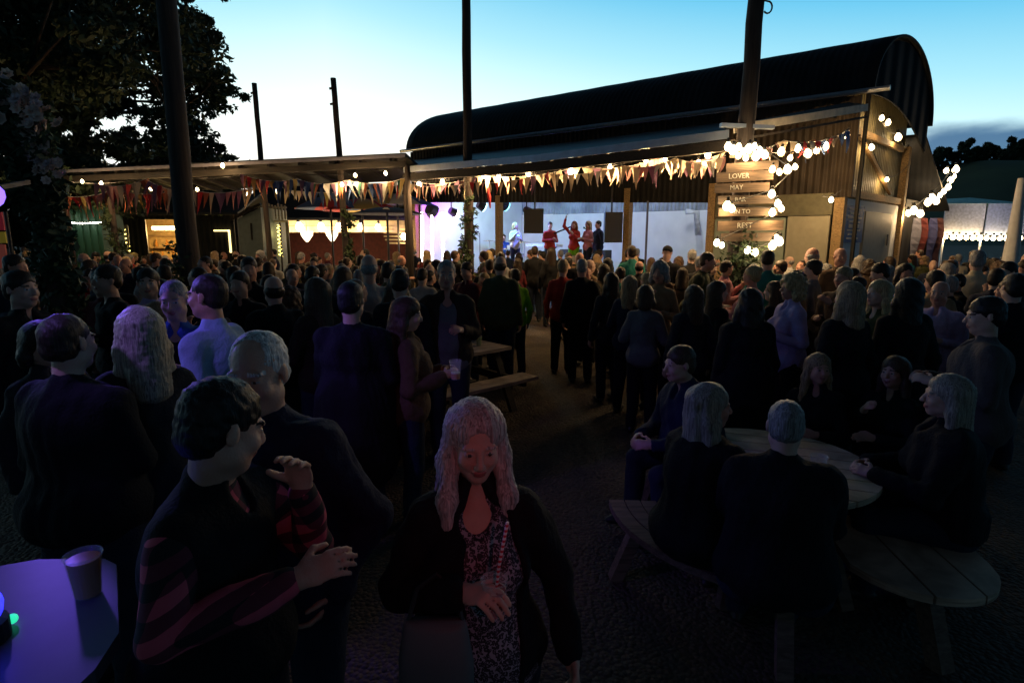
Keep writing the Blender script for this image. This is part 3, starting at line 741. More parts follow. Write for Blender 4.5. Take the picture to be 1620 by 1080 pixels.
def flagmat(n, c):
    m, t, b = nt('flag '+n); b.inputs['Base Color'].default_value = (*c, 1); b.inputs['Roughness'].default_value = .9
    tl = t.nodes.new('ShaderNodeBsdfTranslucent'); tl.inputs[0].default_value = (*c, 1); mx = t.nodes.new('ShaderNodeMixShader'); mx.inputs[0].default_value = .22
    out = t.nodes['Material Output']; t.links.new(b.outputs[0], mx.inputs[1]); t.links.new(tl.outputs[0], mx.inputs[2]); t.links.new(mx.outputs[0], out.inputs[0])
    FLAGC[n] = m
for n, c in {'cream': (.55,.44,.31), 'pink': (.42,.20,.19), 'red': (.38,.03,.035), 'orange': (.34,.11,.05), 'mauve': (.20,.10,.16), 'blue': (.05,.09,.22), 'yellow': (.36,.26,.09), 'green': (.04,.13,.09), 'white': (.50,.48,.45)}.items(): flagmat(n, c)
def pennant_mesh(w, l, seed):
    rs = random.Random(seed); m = MB(); n = 4; b = rs.uniform(-.05, .05)
    for s_ in (0, .003):
        for i in range(n+1):
            t = i/n; ww = w/2*(1-t)+.002; y = b*math.sin(t*2.5)+s_; m.v += [(-ww+b*t*.5, y, -l*t), (ww+b*t*.5, y+.02*math.sin(t*3+seed), -l*t)]
    k = 2*(n+1)
    for i in range(n): m.f += [(2*i, 2*i+1, 2*i+3, 2*i+2), (k+2*i, k+2*i+2, k+2*i+3, k+2*i+1), (2*i, 2*i+2, k+2*i+2, k+2*i), (2*i+1, k+2*i+1, k+2*i+3, 2*i+3)]
    m.f += [(0, k, k+1, 1)]; m.mi = [0]*len(m.f)
    o = m.build('pennant', FLAGC['cream']); me = o.data; bpy.data.objects.remove(o); return me
def bunting(pts, n, label, cols, w=.19, l=.33, sag=.18, seed=0, group=None):
    rs = random.Random(seed); P = []
    for i in range(len(pts)-1):
        a, b = Vector(pts[i]), Vector(pts[i+1])
        for k in range(10):
            t = k/10; p = a.lerp(b, t); p.z -= sag*4*t*(1-t); P.append(p)
    P.append(Vector(pts[-1])); root = empty('bunting', P[0], label, 'bunting', group)
    c = MB(); c.tube(P, .006, 4); c.build('cord', mat('white cord', (.5, .48, .44), .9), root)
    ms = [pennant_mesh(w*rs.uniform(.85, 1.1), l*rs.uniform(.85, 1.2), s) for s in range(5)]
    d = (P[-1]-P[0]); rz = math.atan2(d.y, d.x)
    for i in range(n):
        q = (len(P)-1)*(i+.5)/n; p = P[int(q)].lerp(P[min(int(q)+1, len(P)-1)], q-int(q))
        o = bpy.data.objects.new('pennant', rs.choice(ms)); COL.objects.link(o); o.parent = root; o.location = p-P[0]
        o.rotation_euler = (rs.gauss(0, .12), rs.gauss(0, .2), rz+rs.gauss(0, .4)); o.scale = (rs.uniform(.75, 1.1), 1, rs.uniform(.65, 1.15))
        o.material_slots[0].link = 'OBJECT'; o.material_slots[0].material = FLAGC[rs.choice(cols)]
    return root

# ------------------------------------------------------------------ tall poles
POLE = wood('pole wood', (.045, .032, .026), .85, (20, 20, 1.2))
def pole(px, py, Y, top, r, label, lean=(0, 0), pegs=0, hook=False):
    b = at(px, py, Y); X = b.x; root = empty('wooden_pole', (X, Y, 0), label, 'pole', 'tall poles round the yard')
    m = MB(); n = 14; rs = random.Random(int(px))
    m.tube([(X+lean[0]*(i/n)+rs.gauss(0, .006), Y+lean[1]*(i/n), top*i/n) for i in range(n+1)], [r*(1.12-.25*i/n)*rs.uniform(.97, 1.03) for i in range(n+1)], 14)
    m.build('shaft', POLE, root, smooth=True)
    for k in range(pegs):
        g = MB(); z = top*(.96-.06*k); g.tube([(X+lean[0]*.9-r*1.6, Y, z), (X+lean[0]*.9+r*.5, Y, z+.03)], .028, 6); g.build('peg', STEEL, root)
    if hook:
        g = MB(); z = zat(1200, 12, X, Y); pts = [Vector((X+lean[0]*.5+r*.8+.10+.07*math.cos(a), Y, z+.09*math.sin(a))) for a in [1.6-i*.45 for i in range(10)]]
        g.tube([Vector((X+lean[0]*.5+r*.5, Y, z+.12))]+pts, .014, 6); g.build('hook', STEEL, root)
    return root
def ivy(root_pt, h, r, n, label, seed, z0=0, name='ivy', parent=None, m=IVY, size=.05, per=60):
    rs = np.random.RandomState(seed); mb = MB(); p = Vector(root_pt)
    cl = [((p.x+rs.normal()*r*.5, p.y+rs.normal()*r*.5, z0+h*(i+.5)/n), r*(.7+.6*rs.rand())) for i in range(n)]
    leaves(mb, cl, per, size, rs); return mb.build(name, m, parent, label=None if parent else label, cat=None if parent else 'ivy', origin=None if parent else (p.x, p.y, z0))
pA = pole(296, 400, 9.0, 8.0, .145, 'thick leaning pole with a purplish cast in front of the bunting-hung canopy', lean=(.04, .1))
pB = pole(742, 380, 14.0, 11.0, .105, 'straight dark pole rising past the end of the barn roof, ivy round its foot')
pC = pole(1163, 380, 10.0, 8.6, .135, 'stout dark pole that carries the lit plank signpost, a hook near its top', hook=True, lean=(.12, 0))
pD = pole(549, 380, 14.3, zat(534, 124, -4.3, 14.3), .075, 'slim pole with two pegs at its rounded top against the bright sky', lean=(-.13, 0), pegs=2)
pE = pole(427, 380, 15.2, zat(415, 132, -6.5, 15.2), .07, 'slimmest pole, beside the ragged tree crown', lean=(-.1, 0), pegs=1)
ivy((pB.location.x, 14.0, 0), 3.0, .16, 26, '', 3, parent=pB, z0=.2)
ivy((pC.location.x, 10.0, 0), 2.0, .20, 22, '', 4, parent=pC, z0=.1)
ivy((pD.location.x, 14.3, 0), 2.6, .13, 18, '', 5, parent=pD, z0=.2)
ivy((pA.location.x, 9.0, 0), 1.7, .15, 16, '', 6, parent=pA, z0=.3)

# ------------------------------------------------------------------ canopies
FASC = mat('pale metal flashing', (.33, .38, .46), .35, .15, 5, metal=.5)
def canopy(front, back, label, posts, nraf=10, th=.06, fm=FASC, bh=.17, fh=.14):
    """front / back: lists of points; sheet between them, beam under the front edge"""
    root = empty('canopy_roof', front[0], label, 'canopy', None)
    m = MB(); n = len(front)
    vs = [Vector(p) for p in front]+[Vector(p) for p in back]; vs2 = [v+Vector((0, 0, th)) for v in vs]
    fs = []
    for i in range(n-1): fs += [(i, n+i, n+i+1, i+1), (2*n+i, 2*n+i+1, 3*n+i+1, 3*n+i), (i, i+1, 2*n+i+1, 2*n+i), (n+i, 3*n+i, 3*n+i+1, n+i+1)]
    fs += [(0, 2*n, 3*n, n), (n-1, 2*n-1, 4*n-1, 3*n-1)]
    m.add(vs+vs2, fs); m.build('sheet', mat('canopy sheet', (.06, .055, .05), .6, .3), root)
    fb = MB()
    for i in range(n-1): fb.bar(vs[i]+Vector((0, -.05, -.20)), vs[i+1]+Vector((0, -.05, -.20)), .10, bh)
    fb.build('beam', DTIMB, root)
    fl = MB()
    for i in range(n-1): fl.bar(vs[i]+Vector((0, -.09, -.02)), vs[i+1]+Vector((0, -.09, -.02)), .03, fh)
    fl.build('flashing', fm, root)
    for i in range(nraf):
        q = (n-1)*(i+.5)/nraf; k = int(q); a = vs[k].lerp(vs[k+1], q-k); b = vs[n+k].lerp(vs[n+k+1], q-k)
        rr = MB(); rr.bar(a+Vector((0, 0, -.06)), b+Vector((0, 0, -.06)), .06, .10); rr.build('rafter', DTIMB, root)
    for p, z in posts:
        pm = MB(); pm.tube([(p[0], p[1], 0), (p[0]+.02, p[1], z/2), (p[0], p[1], z)], [.085, .075, .07], 10); pm.build('post', POLE, root, smooth=True)
    return root
fA = at(640, 268, 14.6); fB = at(1150, 212, 10.1); fM = fA.lerp(fB, .5)+Vector((0, 0, -.06)); fC = at(1368, 170, 12.4)
canopy([fA, fM, fB], [BP(LB-.4, -.15, 4.75), BP(LB/2, -.15, 4.75), BP(3.0, -.15, 4.8)], 'long sloping canopy along the barn front with a bluish metal edge', [((fA.x, 14.7), fA.z-.1)], 12)
canopy([fB+Vector((.12, .1, .10)), fC], [BP(2.8, -.15, 4.7), BP(.25, -.12, 4.92)], 'short canopy between the signpost pole and the barn corner', [], 6, fm=mat('cream flashing', (.5, .46, .36), .5, .2), bh=.04)
sp = MB(); a = at(1140, 198, 9.9); sp.bar(a, a+Vector((.9, .05, -.03)), .10, .06); sp.build('crossbar', FASC, pC)
gA = at(72, 272, 14.8); gM = at(300, 262, 13.9); gB = at(642, 246, 14.2)
off = Vector((.3, 2.4, -.32))
canopy([gA, gM, gB], [gA+off, gM+off, gB+off], 'flat covered walkway roof on the west side, hung with orange bunting', [((gA.x+.3, 14.9), gA.z-.1), ((at(182, 380, 14.4).x, 14.4), gM.z-.2), ((at(648, 380, 14.4).x, 14.4), gB.z-.2)], 14, fm=mat('grey flashing', (.22, .21, .25), .45, .15), bh=.13, fh=.07)
ivy((at(182, 380, 14.4).x, 14.4, 0), 3.2, .17, 24, 'ivy wrapped round the lit canopy post near the green container', 9, z0=.2)

# bunting
cr = ['cream']*6+['white', 'white', 'pink', 'mauve', 'cream', 'pink']
bunting([at(650, 291, 14.2), at(742, 288, 13.5), at(860, 274, 12.6), at(985, 262, 11.5), at(1068, 250, 10.8), at(1148, 246, 10.0)], 60, 'long bunting of cream and pink pennants along the barn canopy', cr+['cream']*4+['red'], w=.14, sag=.09, seed=1)
bunting([at(652, 287, 14.6), at(760, 277, 13.9), at(920, 262, 12.7), at(1040, 250, 11.6), at(1150, 240, 10.5)], 46, 'faded second row of bunting just behind the cream one', ['cream', 'mauve', 'pink', 'cream'], sag=.12, seed=2)
bunting([at(1160, 228, 9.9), at(1240, 222, 10.8), at(1345, 205, 12.0)], 22, 'short bunting with one red flag above the signpost planks', ['cream', 'cream', 'red', 'white', 'pink', 'blue'], sag=.12, seed=3)
bunting([at(76, 306, 13.6), at(180, 300, 13.2), at(290, 297, 12.8)], 40, 'orange and red bunting over the green container', ['orange', 'orange', 'red', 'pink', 'yellow', 'mauve'], w=.115, l=.48, sag=.12, seed=4)
bunting([at(150, 290, 12.3), at(230, 283, 12.5), at(300, 300, 12.9), at(400, 296, 13.2)], 34, 'mauve and pink bunting sagging past the leaning pole', ['mauve', 'pink', 'orange', 'red', 'cream'], w=.12, l=.42, sag=.1, seed=5)
bunting([at(380, 275, 13.2), at(470, 283, 13.5), at(548, 285, 13.9), at(640, 282, 14.0)], 48, 'mixed blue, red and ochre bunting between the two slim poles', ['orange', 'red', 'yellow', 'blue', 'mauve', 'green', 'white'], w=.12, l=.42, sag=.1, seed=6)
bunting([at(450, 300, 15.5), at(640, 290, 16.0)], 22, 'loose bunting in front of the coloured parasols', ['red', 'white', 'yellow', 'blue', 'cream'], w=.16, l=.42, sag=.15, seed=7)
rb = MB(); a = at(772, 298, 13.6); rb.tube([a, a+Vector((.03, 0, -.2)), a+Vector((.05, 0, -.45))], [.03, .05, .015], 6); rb.build('ribbon', FLAGC['red'], label='red ribbon dangling below the cream bunting beside the straight pole', cat='ribbon')

# string lights
string_light([at(650, 286, 14.3), at(770, 270, 13.6), at(905, 264, 12.6), at(1030, 246, 11.4), at(1148, 232, 10.0)], 0, 'string of warm bulbs under the barn canopy beam', r=.05,
             where=[at(663, 292, 14.3), at(700, 288, 14), at(766, 278, 13.7), at(789, 279, 13.5), at(836, 274, 13.1), at(903, 271, 12.6), at(965, 264, 12), at(1022, 254, 11.5), at(1052, 251, 11.2), at(1105, 260, 10.6), at(1120, 245, 10.3)], lamp=1, power=48)
string_light([at(1160, 226, 9.8), at(1250, 240, 10.5), at(1345, 200, 12.2)], 0, 'string of bright bulbs from the signpost to the barn corner', r=.06,
             where=[at(1340, 214, 12.1), at(1305, 232, 11.6), at(1292, 238, 11.4), at(1278, 243, 11.2), at(1262, 235, 11), at(1250, 250, 10.7), at(1236, 240, 10.4)], lamp=2, power=50)
string_light([at(1390, 182, 13.6), at(1422, 212, 15.5), at(1440, 240, 17), at(1440, 262, 17.4)], 0, 'bulbs following the curved edge of the barn gable', r=.065,
             where=[at(1395, 187, 13.7), at(1405, 194, 14.2), at(1421, 217, 15.4), at(1437, 237, 16.7)], lamp=1, power=13)
string_light([at(1360, 222, 13.2), at(1379, 231, 13.9), at(1404, 280, 15.2), at(1436, 262, 16.4)], 0, 'two small bulbs on a wire across the gable sheet', r=.05, where=[at(1379, 233, 13.9), at(1403, 284, 15.1)], lamp=1, power=14)
string_light([at(1300, 310, 12.6), at(1315, 311, 12.6), at(1332, 300, 12.6)], 0, 'single bulb over the cream door on the barn front', r=.06, where=[at(1315, 316, 12.5)], lamp=1, power=18)
s3 = [(1437,337), (1446,333), (1456,338), (1468,320), (1474,313), (1481,318), (1487,309), (1493,303), (1500,296), (1504,285), (1509,279), (1497,270), (1512,268)]
string_light([at(1432, 330, 16.5), at(1470, 308, 17.2), at(1515, 255, 18)], 0, 'thick cluster of bulbs climbing past the right foot of the barn', r=.075, where=[at(x, y, 16.5+.12*i) for i, (x, y) in enumerate(s3)], lamp=3, power=40)
string_light([at(95, 285, 13.8), at(250, 276, 13.4), at(420, 270, 13.4), at(640, 262, 13.9)], 0, 'sparse string of bulbs under the walkway roof', r=.042,
             where=[at(94, 294, 13.7), at(130, 287, 13.6), at(160, 290, 13.5), at(239, 297, 13.3), at(312, 300, 13.4), at(390, 306, 13.5), at(352, 262, 13.5), at(437, 303, 13.6), at(541, 292, 13.7), at(562, 277, 13.8), at(610, 274, 13.9)], lamp=1, power=20)
string_light([at(79, 343, 15.2), at(120, 352, 15.3), at(165, 350, 15.4)], 22, 'fine fairy lights across the front of the green container', r=.018, m=BULBW, sag=.05, name='fairy_lights', drop=.02)

# ------------------------------------------------------------------ signpost on the stout pole
sg = empty('signpost', (pC.location.x, 9.75, 0), 'stack of lettered wooden planks ringed with glowing bulbs on the stout pole', 'signpost')
PLK = wood('sign plank', (.10, .065, .04), .8); PNT = mat('chalk white paint', (.48, .46, .40), .8)
rows = [(1187, 243, 66, 13, -2, ''), (1190, 263, 84, 15, -4, ''), (1178, 279, 92, 17, -3, 'LOVER'), (1174, 297, 88, 16, -2, 'MAY'), (1180, 316, 92, 15, -1, 'BAR'), (1183, 335, 96, 15, -1, 'IN TO'), (1187, 357, 108, 18, -1, 'REST'), (1186, 375, 96, 15, -1, '')]
for i, (px, py, w, h, tilt, tx) in enumerate(rows):
    c = at(px, py, 9.72-.004*i); sc_ = 9.72/F; M = Matrix.Rotation(R(-tilt)*-1, 3, 'Y')
    m = MB(); m.box(c, (w*sc_*.94, .03, h*sc_*.84), M=M); p = m.build('plank', PLK, sg)
    if tx:
        T4 = Matrix.Translation(c+Vector((-.10, -.018, 0))) @ Matrix.Rotation(R(tilt), 4, 'Y') @ Matrix.Rotation(math.pi/2, 4, 'X')
        text_mesh('lettering', tx, h*sc_*.62, T4, PNT, p)
bl = [(1152,232),(1160,238),(1168,233),(1176,240),(1184,236),(1193,232),(1202,238),(1210,245),(1196,247),(1180,250),(1168,247),(1222,268),(1233,272),(1246,268),(1258,264),(1221,307),(1150,326),(1158,330),(1231,322),(1236,330),(1222,336),(1134,384),(1142,388),(1228,376),(1222,388),(1233,382),(1183,396),(1194,399)]
string_light([at(1150, 228, 9.6), at(1215, 240, 9.6), at(1255, 268, 9.7), at(1222, 300, 9.55), at(1152, 322, 9.6), at(1236, 330, 9.55), at(1136, 380, 9.55), at(1190, 394, 9.5), at(1230, 378, 9.55)], 0,
             'dense warm bulbs wound round the plank signpost', r=.052, sag=.03, where=[at(x, y, 9.55) for x, y in bl], lamp=4, power=17)
ivy((pC.location.x+.1, 9.8, 0), .9, .25, 10, 'pale lit foliage tuft under the plank signpost', 14, z0=1.2)

# ------------------------------------------------------------------ board, banners at the gable
bd = empty('notice_board', at(1360, 352, 13.2), 'blue notice board with cream lines of text on the barn gable', 'notice board')
c = BP(.22, .95, 2.42); bd.location = c; m = MB(); m.box(c, (.05, 1.35, .85), M=M3); p = m.build('board', mat('blue board', (.02, .07, .22), .6), bd)
for i in range(8):
    m = MB(); m.box(c-U*.03+Vv*rnd.uniform(-.12, -.02)+Vector((0, 0, .34-.095*i)), (.008, rnd.uniform(.6, 1.0), .04 if i != 4 else .085), M=M3); m.build('text_line', PNT, bd)
for i, (px, nm, cc) in enumerate([(1452, 'white', (.10, .10, .14)), (1463, 'red', (.08, .01, .01)), (1478, 'blue', (.03, .035, .12)), (1488, 'maroon', (.06, .02, .025))]):
    m = MB(); Y = 17.3+.1*i; a = at(px, 345, Y)
    k = 8; 
    for s_ in (0, .02):
        for j in range(k+1): 
            for e in (0, 1): m.v.append((a.x-.12+.24*e+.02*math.sin(j), Y+s_+.05*math.sin(j*.9+e*2), a.z-1.5*j/k))
    w_ = 2*(k+1)
    for j in range(k): m.f += [(2*j, 2*j+1, 2*j+3, 2*j+2), (w_+2*j, w_+2*j+2, w_+2*j+3, w_+2*j+1), (2*j, 2*j+2, w_+2*j+2, w_+2*j), (2*j+1, w_+2*j+1, w_+2*j+3, 2*j+3)]
    m.mi = [0]*len(m.f); m.build('banner', mat('banner '+nm, cc, .9), label='%s cloth banner hanging past the right foot of the barn' % nm, cat='banner', origin=(a.x, Y, a.z))

# ------------------------------------------------------------------ marquee and drape on the right
mq = empty('marquee', (23, 30, 0), 'low white marquee with a pale blue wall half beyond the barn', 'marquee')
a = at(1492, 372, 30); b = at(1625, 322, 30)
m = MB(); m.box(((a.x+b.x)/2-1.1, 30, (a.z+b.z)/2), ((b.x-a.x)/2, .05, b.z-a.z)); m.build('wall_sheet', mat('white canvas', (.55, .56, .62), .8), mq)
m = MB(); m.box(((a.x+b.x)/2+1.1, 30.02, (a.z+b.z)/2), ((b.x-a.x)/2, .05, b.z-a.z)); m.build('wall_sheet', mat('pale blue canvas', (.36, .42, .62), .8), mq)
m = MB(); m.add([(a.x, 29.9, b.z), (b.x, 29.9, b.z), (b.x-.6, 33, b.z+.5), (a.x+.6, 33, b.z+.35), (a.x, 36, b.z), (b.x, 36, b.z)], [(0,1,2,3), (3,2,5,4), (0,3,4), (1,5,2)]); m.build('roof_sheet', mat('sea green canvas', (.20, .42, .40), .7), mq)
for x in (a.x+.1, (a.x+b.x)/2, b.x-.1):
    m = MB(); m.tube([(x, 30.1, 0), (x, 30.1, b.z)], .05, 8); m.build('pole', GALV, mq)
string_light([at(1492, 372, 29.7), at(1620, 374, 29.7)], 12, 'row of warm bulbs along the foot of the marquee wall', r=.10, sag=.02, lamp=3, power=60)
light('marquee_lamp', 'POINT', ((a.x+b.x)/2, 28.2, 3.3), 50, (1, .85, .8), mq, radius=.2)
dp = MB(); a = at(1617, 282, 9.6); b = at(1600, 420, 9.6)
for j in range(9):
    t = j/8; p = a.lerp(Vector((b.x, b.y, 0)), t); r_ = .05+.13*t
    for k in range(16): an_ = 2*math.pi*k/16; dp.v.append((p.x+math.cos(an_)*r_*(1+.25*math.sin(k*3)), p.y+math.sin(an_)*r_, p.z))
dp.f = [(j*16+k, j*16+(k+1) % 16, (j+1)*16+(k+1) % 16, (j+1)*16+k) for j in range(8) for k in range(16)]+[tuple(range(15, -1, -1))]; dp.mi = [0]*len(dp.f)
dp.build('drape', mat('white drape', (.55, .54, .50), .85, .1), label='gathered white drape hanging down a post at the photo edge', cat='drape', origin=(b.x, b.y, 0), smooth=True)

# ------------------------------------------------------------------ bar hut, stall, container and parasols behind the walkway
def hut(x0, x1, Y, d, eave, ridge, openz, label, wallm, inner, name='bar_hut', fascia=None, over=.4):
    root = empty(name, ((x0+x1)/2, Y, 0), label, 'hut')
    r = MB(); xs_ = [x0-.3, x1+.3]; yy = [Y-over, Y+d/2, Y+d+.2]; zz = [eave, ridge, eave]
    vs = [(x, yy[j], zz[j]) for x in xs_ for j in range(3)]; vt = [(x, y, z+.08) for x, y, z in vs]
    r.add(vs+vt, [(0,1,4,3), (1,2,5,4), (6,9,10,7), (7,10,11,8), (0,3,9,6), (2,8,11,5), (0,6,7,1), (1,7,8,2), (3,4,10,9), (4,5,11,10)]); r.build('roof', mat('dark felt roof', (.012, .014, .02), .85, .2), root)
    w = MB(); w.box(((x0+x1)/2, Y+d, eave/2), (x1-x0, .08, eave)); w.build('wall', inner, root); w = MB(); w.box((x0, Y+d/2, eave/2), (.08, d-.1, eave)); w.box((x1, Y+d/2, eave/2), (.08, d-.1, eave)); w.build('side_wall', CLADB, root)
    w = MB(); w.box(((x0+x1)/2, Y, .55), (x1-x0-.1, .5, 1.1)); w.build('counter', DTIMB, root)
    f = MB(); f.box(((x0+x1)/2, Y-.02, (eave+openz)/2), (x1-x0+.02, .06, eave-openz)); f.build('fascia', fascia or wallm, root)
    return root
SLAT = mat('pale slats', (.60, .48, .28), .7, .2)
bar = hut(-9.7, -3.9, 21.5, 3.2, 2.75, 4.05, 2.32, 'long dark-roofed bar with a bright slatted fascia and row of bulbs', DTIMB, mat('dim red wall', (.12, .03, .025), .8), fascia=SLAT)
string_light([at(440, 357, 21.3), at(640, 357, 21.3)], 0, 'evenly spaced bulbs on the bar fascia', r=.11, sag=0, where=[at(x, 359, 21.15) for x in (444, 474, 508, 536, 570, 598)], lamp=1, power=34)
for i, x in enumerate((485, 525)):
    l = empty('lantern', at(x, 372, 20.9), ['white cone lantern hanging in the bar opening, the one toward the light-wrapped posts', 'white cone lantern hanging in the bar opening nearer the slim pegged pole'][i], 'lantern', 'cone lanterns in the bar')
    p = at(x, 366, 20.9); m = MB(); m.lathe(p, [(.22, 0), (.2, -.14), (.08, -.32), (.02, -.38)], 14, True); m.build('shade', emit('lantern glow', (1, .80, .5), 3), l, smooth=True)
    m = MB(); m.tube([p, p+Vector((0, 0, .35))], .012, 5); m.build('cord', SOCK, l)
    light('lantern_light', 'POINT', p+Vector((0, -.3, -.3)), 22, (1, .8, .5), l, radius=.2)
wl = empty('slatted_lamp', at(630, 375, 20.5), 'round slatted wooden lamp with one bright bulb at the bar end', 'lamp')
p = at(628, 372, 20.6)
for k in range(6): m = MB(); m.box(p+Vector((0, 0, .32-.12*k)), (.95*math.sqrt(1-((k-2.5)/3.4)**2), .03, .05)); m.build('slat', SLAT, wl)
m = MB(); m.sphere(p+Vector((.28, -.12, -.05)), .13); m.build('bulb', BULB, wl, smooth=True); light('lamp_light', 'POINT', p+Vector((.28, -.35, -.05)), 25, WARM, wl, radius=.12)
# light-wrapped posts
for i, (x, y0, y1, Y, w) in enumerate([(199, 356, 396, 17.5, .10), (418, 352, 385, 18.5, .05), (432, 356, 384, 18.5, .07), (443, 352, 386, 18.6, .05)]):
    a = at(x, y1, Y); b = at(x, y0, Y); t = empty('light_wrapped_post', (a.x, Y, 0), ['broad post thick with glowing fairy lights beside the food stall', 'first thin light-wrapped post under the slatted balcony', 'middle light-wrapped post under the slatted balcony', 'light-wrapped post at the left end of the bar fascia'][i], 'lit post', 'posts wrapped in fairy lights')
    m = MB(); m.tube([(a.x, Y, 0), (b.x, Y, b.z)], w*.6, 8); m.build('post', DTIMB, t)
    n = 12; pts = [Vector((a.x+w*1.15*math.cos(k*.9), Y+w*1.15*math.sin(k*.9), a.z-.4+(b.z-a.z+.35)*k/(n*5))) for k in range(n*5)]
    m = MB(); m.tube(pts, w*.17, 5); m.build('fairy_lights', emit('fairy glow', (1, .78, .18), 6), t)
    light('post_light', 'POINT', Vector((a.x+.1, Y-.35, (a.z+b.z)/2)), 4, (1, .75, .25), t, radius=.1)
# slatted balcony sign
bs = empty('slatted_balcony', at(430, 345, 18.3), 'small wooden balcony of upright slats above the light-wrapped posts', 'balcony')
a = at(412, 350, 18.4); b = at(450, 322, 18.4)
for k in range(9): x = a.x+(b.x-a.x)*k/8; m = MB(); m.box((x, 18.4, (a.z+b.z)/2), (.05, .03, b.z-a.z-.06*(k % 3))); m.build('slat', wood('grey slats', (.22, .2, .16)), bs)
m = MB(); m.box(((a.x+b.x)/2, 18.44, a.z), (b.x-a.x+.1, .05, .07)); m.box(((a.x+b.x)/2, 18.44, b.z-.12), (b.x-a.x+.1, .04, .05)); m.build('rail', wood('grey slats', (.22, .2, .16)), bs)
for xx in (a.x, b.x): m = MB(); m.box((xx, 18.5, a.z/2), (.08, .08, a.z)); m.build('leg', DTIMB, bs)
# pale gabled shed
sh = empty('garden_shed', at(395, 370, 17.5), 'pale grey-green shed end with a dark pitched roof', 'shed')
a = at(378, 376, 17.5); b = at(412, 328, 17.5)
m = MB(); m.add([(a.x, 17.5, 0), (b.x, 17.5, 0), (b.x, 17.5, b.z), (a.x, 17.5, b.z-.35), (a.x, 19.5, 0), (b.x, 19.5, 0), (b.x, 19.5, b.z), (a.x, 19.5, b.z-.35)], [(0,1,2,3), (1,5,6,2), (0,3,7,4), (4,7,6,5), (3,2,6,7)]); m.build('wall', mat('grey green board', (.10, .13, .12), .7, .15), sh)
m = MB(); m.bar((a.x-.15, 17.3, b.z-.38), (b.x+.1, 17.3, b.z+.08), .1, .08); m.build('roof', CLADB, sh); m = MB(); m.box(((a.x+b.x)/2+.05, 17.47, 2.3), (.04, .02, .5)); m.build('slot', CLADB, sh)
# food stall
st = hut(-15.3, -9.3, 19.5, 3.0, 2.85, 3.6, 2.72, 'dark food stall building, one hatch glowing yellow', CLADB, mat('ochre lined wall', (.45, .30, .12), .8), name='food_stall', fascia=CLADB)
for xa, xb in ((-15.3, at(235, 380, 19.5).x), (at(290, 380, 19.5).x, -9.3)):
    m = MB(); m.box(((xa+xb)/2, 19.45, 1.9), (xb-xa, .06, 1.65)); m.build('shutter', CLADB, st)
m = MB(); m.box((at(262, 362, 20.6).x, 20.6, 2.45), (.9, .1, .12)); m.build('strip_lamp', emit('stall lamp', (1, .72, .32), 20), st)
light('stall_light', 'POINT', (at(262, 362, 20.2).x, 20.2, 2.3), 420, (1, .62, .22), st, radius=.2)
for k in range(3): m = MB(); m.box((at(262, 380, 22).x, 22.2, 1.3+.45*k), (1.6, .3, .05)); m.build('shelf', TIMB, st)
for k in range(7):
    m = MB(); m.lathe((at(262, 380, 22).x-.65+.2*k, 22.15, 1.33+.45*(k % 2)), [(.05, 0), (.06, .12), (.03, .2), (.025, .28)], 8, True); m.build('jar', mat('amber glass', (.4, .18, .04), .2), st)
m = MB(); m.box((at(344, 360, 19.3).x+.1, 19.35, 2.35), (.5, .05, .05)); m.box((at(344, 360, 19.3).x+.35, 19.35, 2.0), (.05, .05, .75)); m.build('strip_light', emit('strip glow', (1, .75, .3), 2.5), st)
# green container
gc = empty('green_container', (at(125, 380, 15.8).x, 15.8, 0), 'dark green container beneath the orange bunting', 'container')
a = at(84, 326, 15.6); b = at(166, 326, 15.6); m = MB(); cx, w_ = (a.x+b.x)/2-.45, b.x-a.x+.5
m.box((cx, 16.1, a.z/2), (w_, .9, a.z)); m.build('body', mat('green painted steel', (.03, .10, .06), .5, .15, 3, .3, 6), gc)
for k in range(9): m = MB(); m.box((cx-w_/2+.15+k*(w_-.3)/8, 15.62, a.z/2), (.10, .05, a.z-.2)); m.build('rib', mat('green painted steel', (.03, .10, .06)), gc)
# parasols
def parasol(px, py, Y, r, cols, label, drop=.42, emblem=False):
    p = at(px, py, Y); root = empty('parasol', (p.x, Y, 0), label, 'parasol', 'parasols by the bar')
    m = MB(); m.tube([(p.x, Y, 0), (p.x, Y, p.z+.02)], .035, 8); m.build('pole', SOCK, root)
    n = 8
    for k in range(n):
        a0, a1 = 2*math.pi*k/n, 2*math.pi*(k+1)/n; m = MB(); vs = []
        for j in range(4):
            t = j/3; rr = .02+r*t; z = p.z-drop*(t**1.5)
            for q in range(4): a = a0+(a1-a0)*q/3; cu = 1-.05*math.sin(math.pi*q/3); vs.append((p.x+math.cos(a)*rr*cu, Y+math.sin(a)*rr*cu, z))
        vs2 = [(x, y, z-.012) for x, y, z in vs]; fs = []
        for j in range(3):
            for q in range(3): i = j*4+q; fs += [(i, i+4, i+5, i+1), (16+i, 16+i+1, 16+i+5, 16+i+4)]
        fs += [(12+q, 28+q, 29+q, 13+q) for q in range(3)]
        m.add(vs+vs2, fs); m.build('panel', FLAGC[cols[k % len(cols)]], root, smooth=True)
    if emblem:
        m = MB(); c = (p.x+.12, Y-r*.62, p.z-drop*.42); m.add([(c[0]-.14, c[1], c[2]-.04), (c[0]+.14, c[1], c[2]-.04), (c[0]+.05, c[1]+.02, c[2]+.03), (c[0]-.05, c[1]+.02, c[2]+.03)], [(0,1,2,3)]); m.build('emblem', PNT, root)
FLAGC['navy'] = mat('flag navy', (.012, .02, .06), .9)
parasol(522, 309, 19.0, 1.15, ['red', 'blue', 'red', 'blue'], 'red and blue parasol left of the slim pegged pole')
parasol(572, 313, 19.6, 1.3, ['blue', 'red', 'yellow', 'red'], 'red, yellow and blue parasol right of the slim pegged pole')
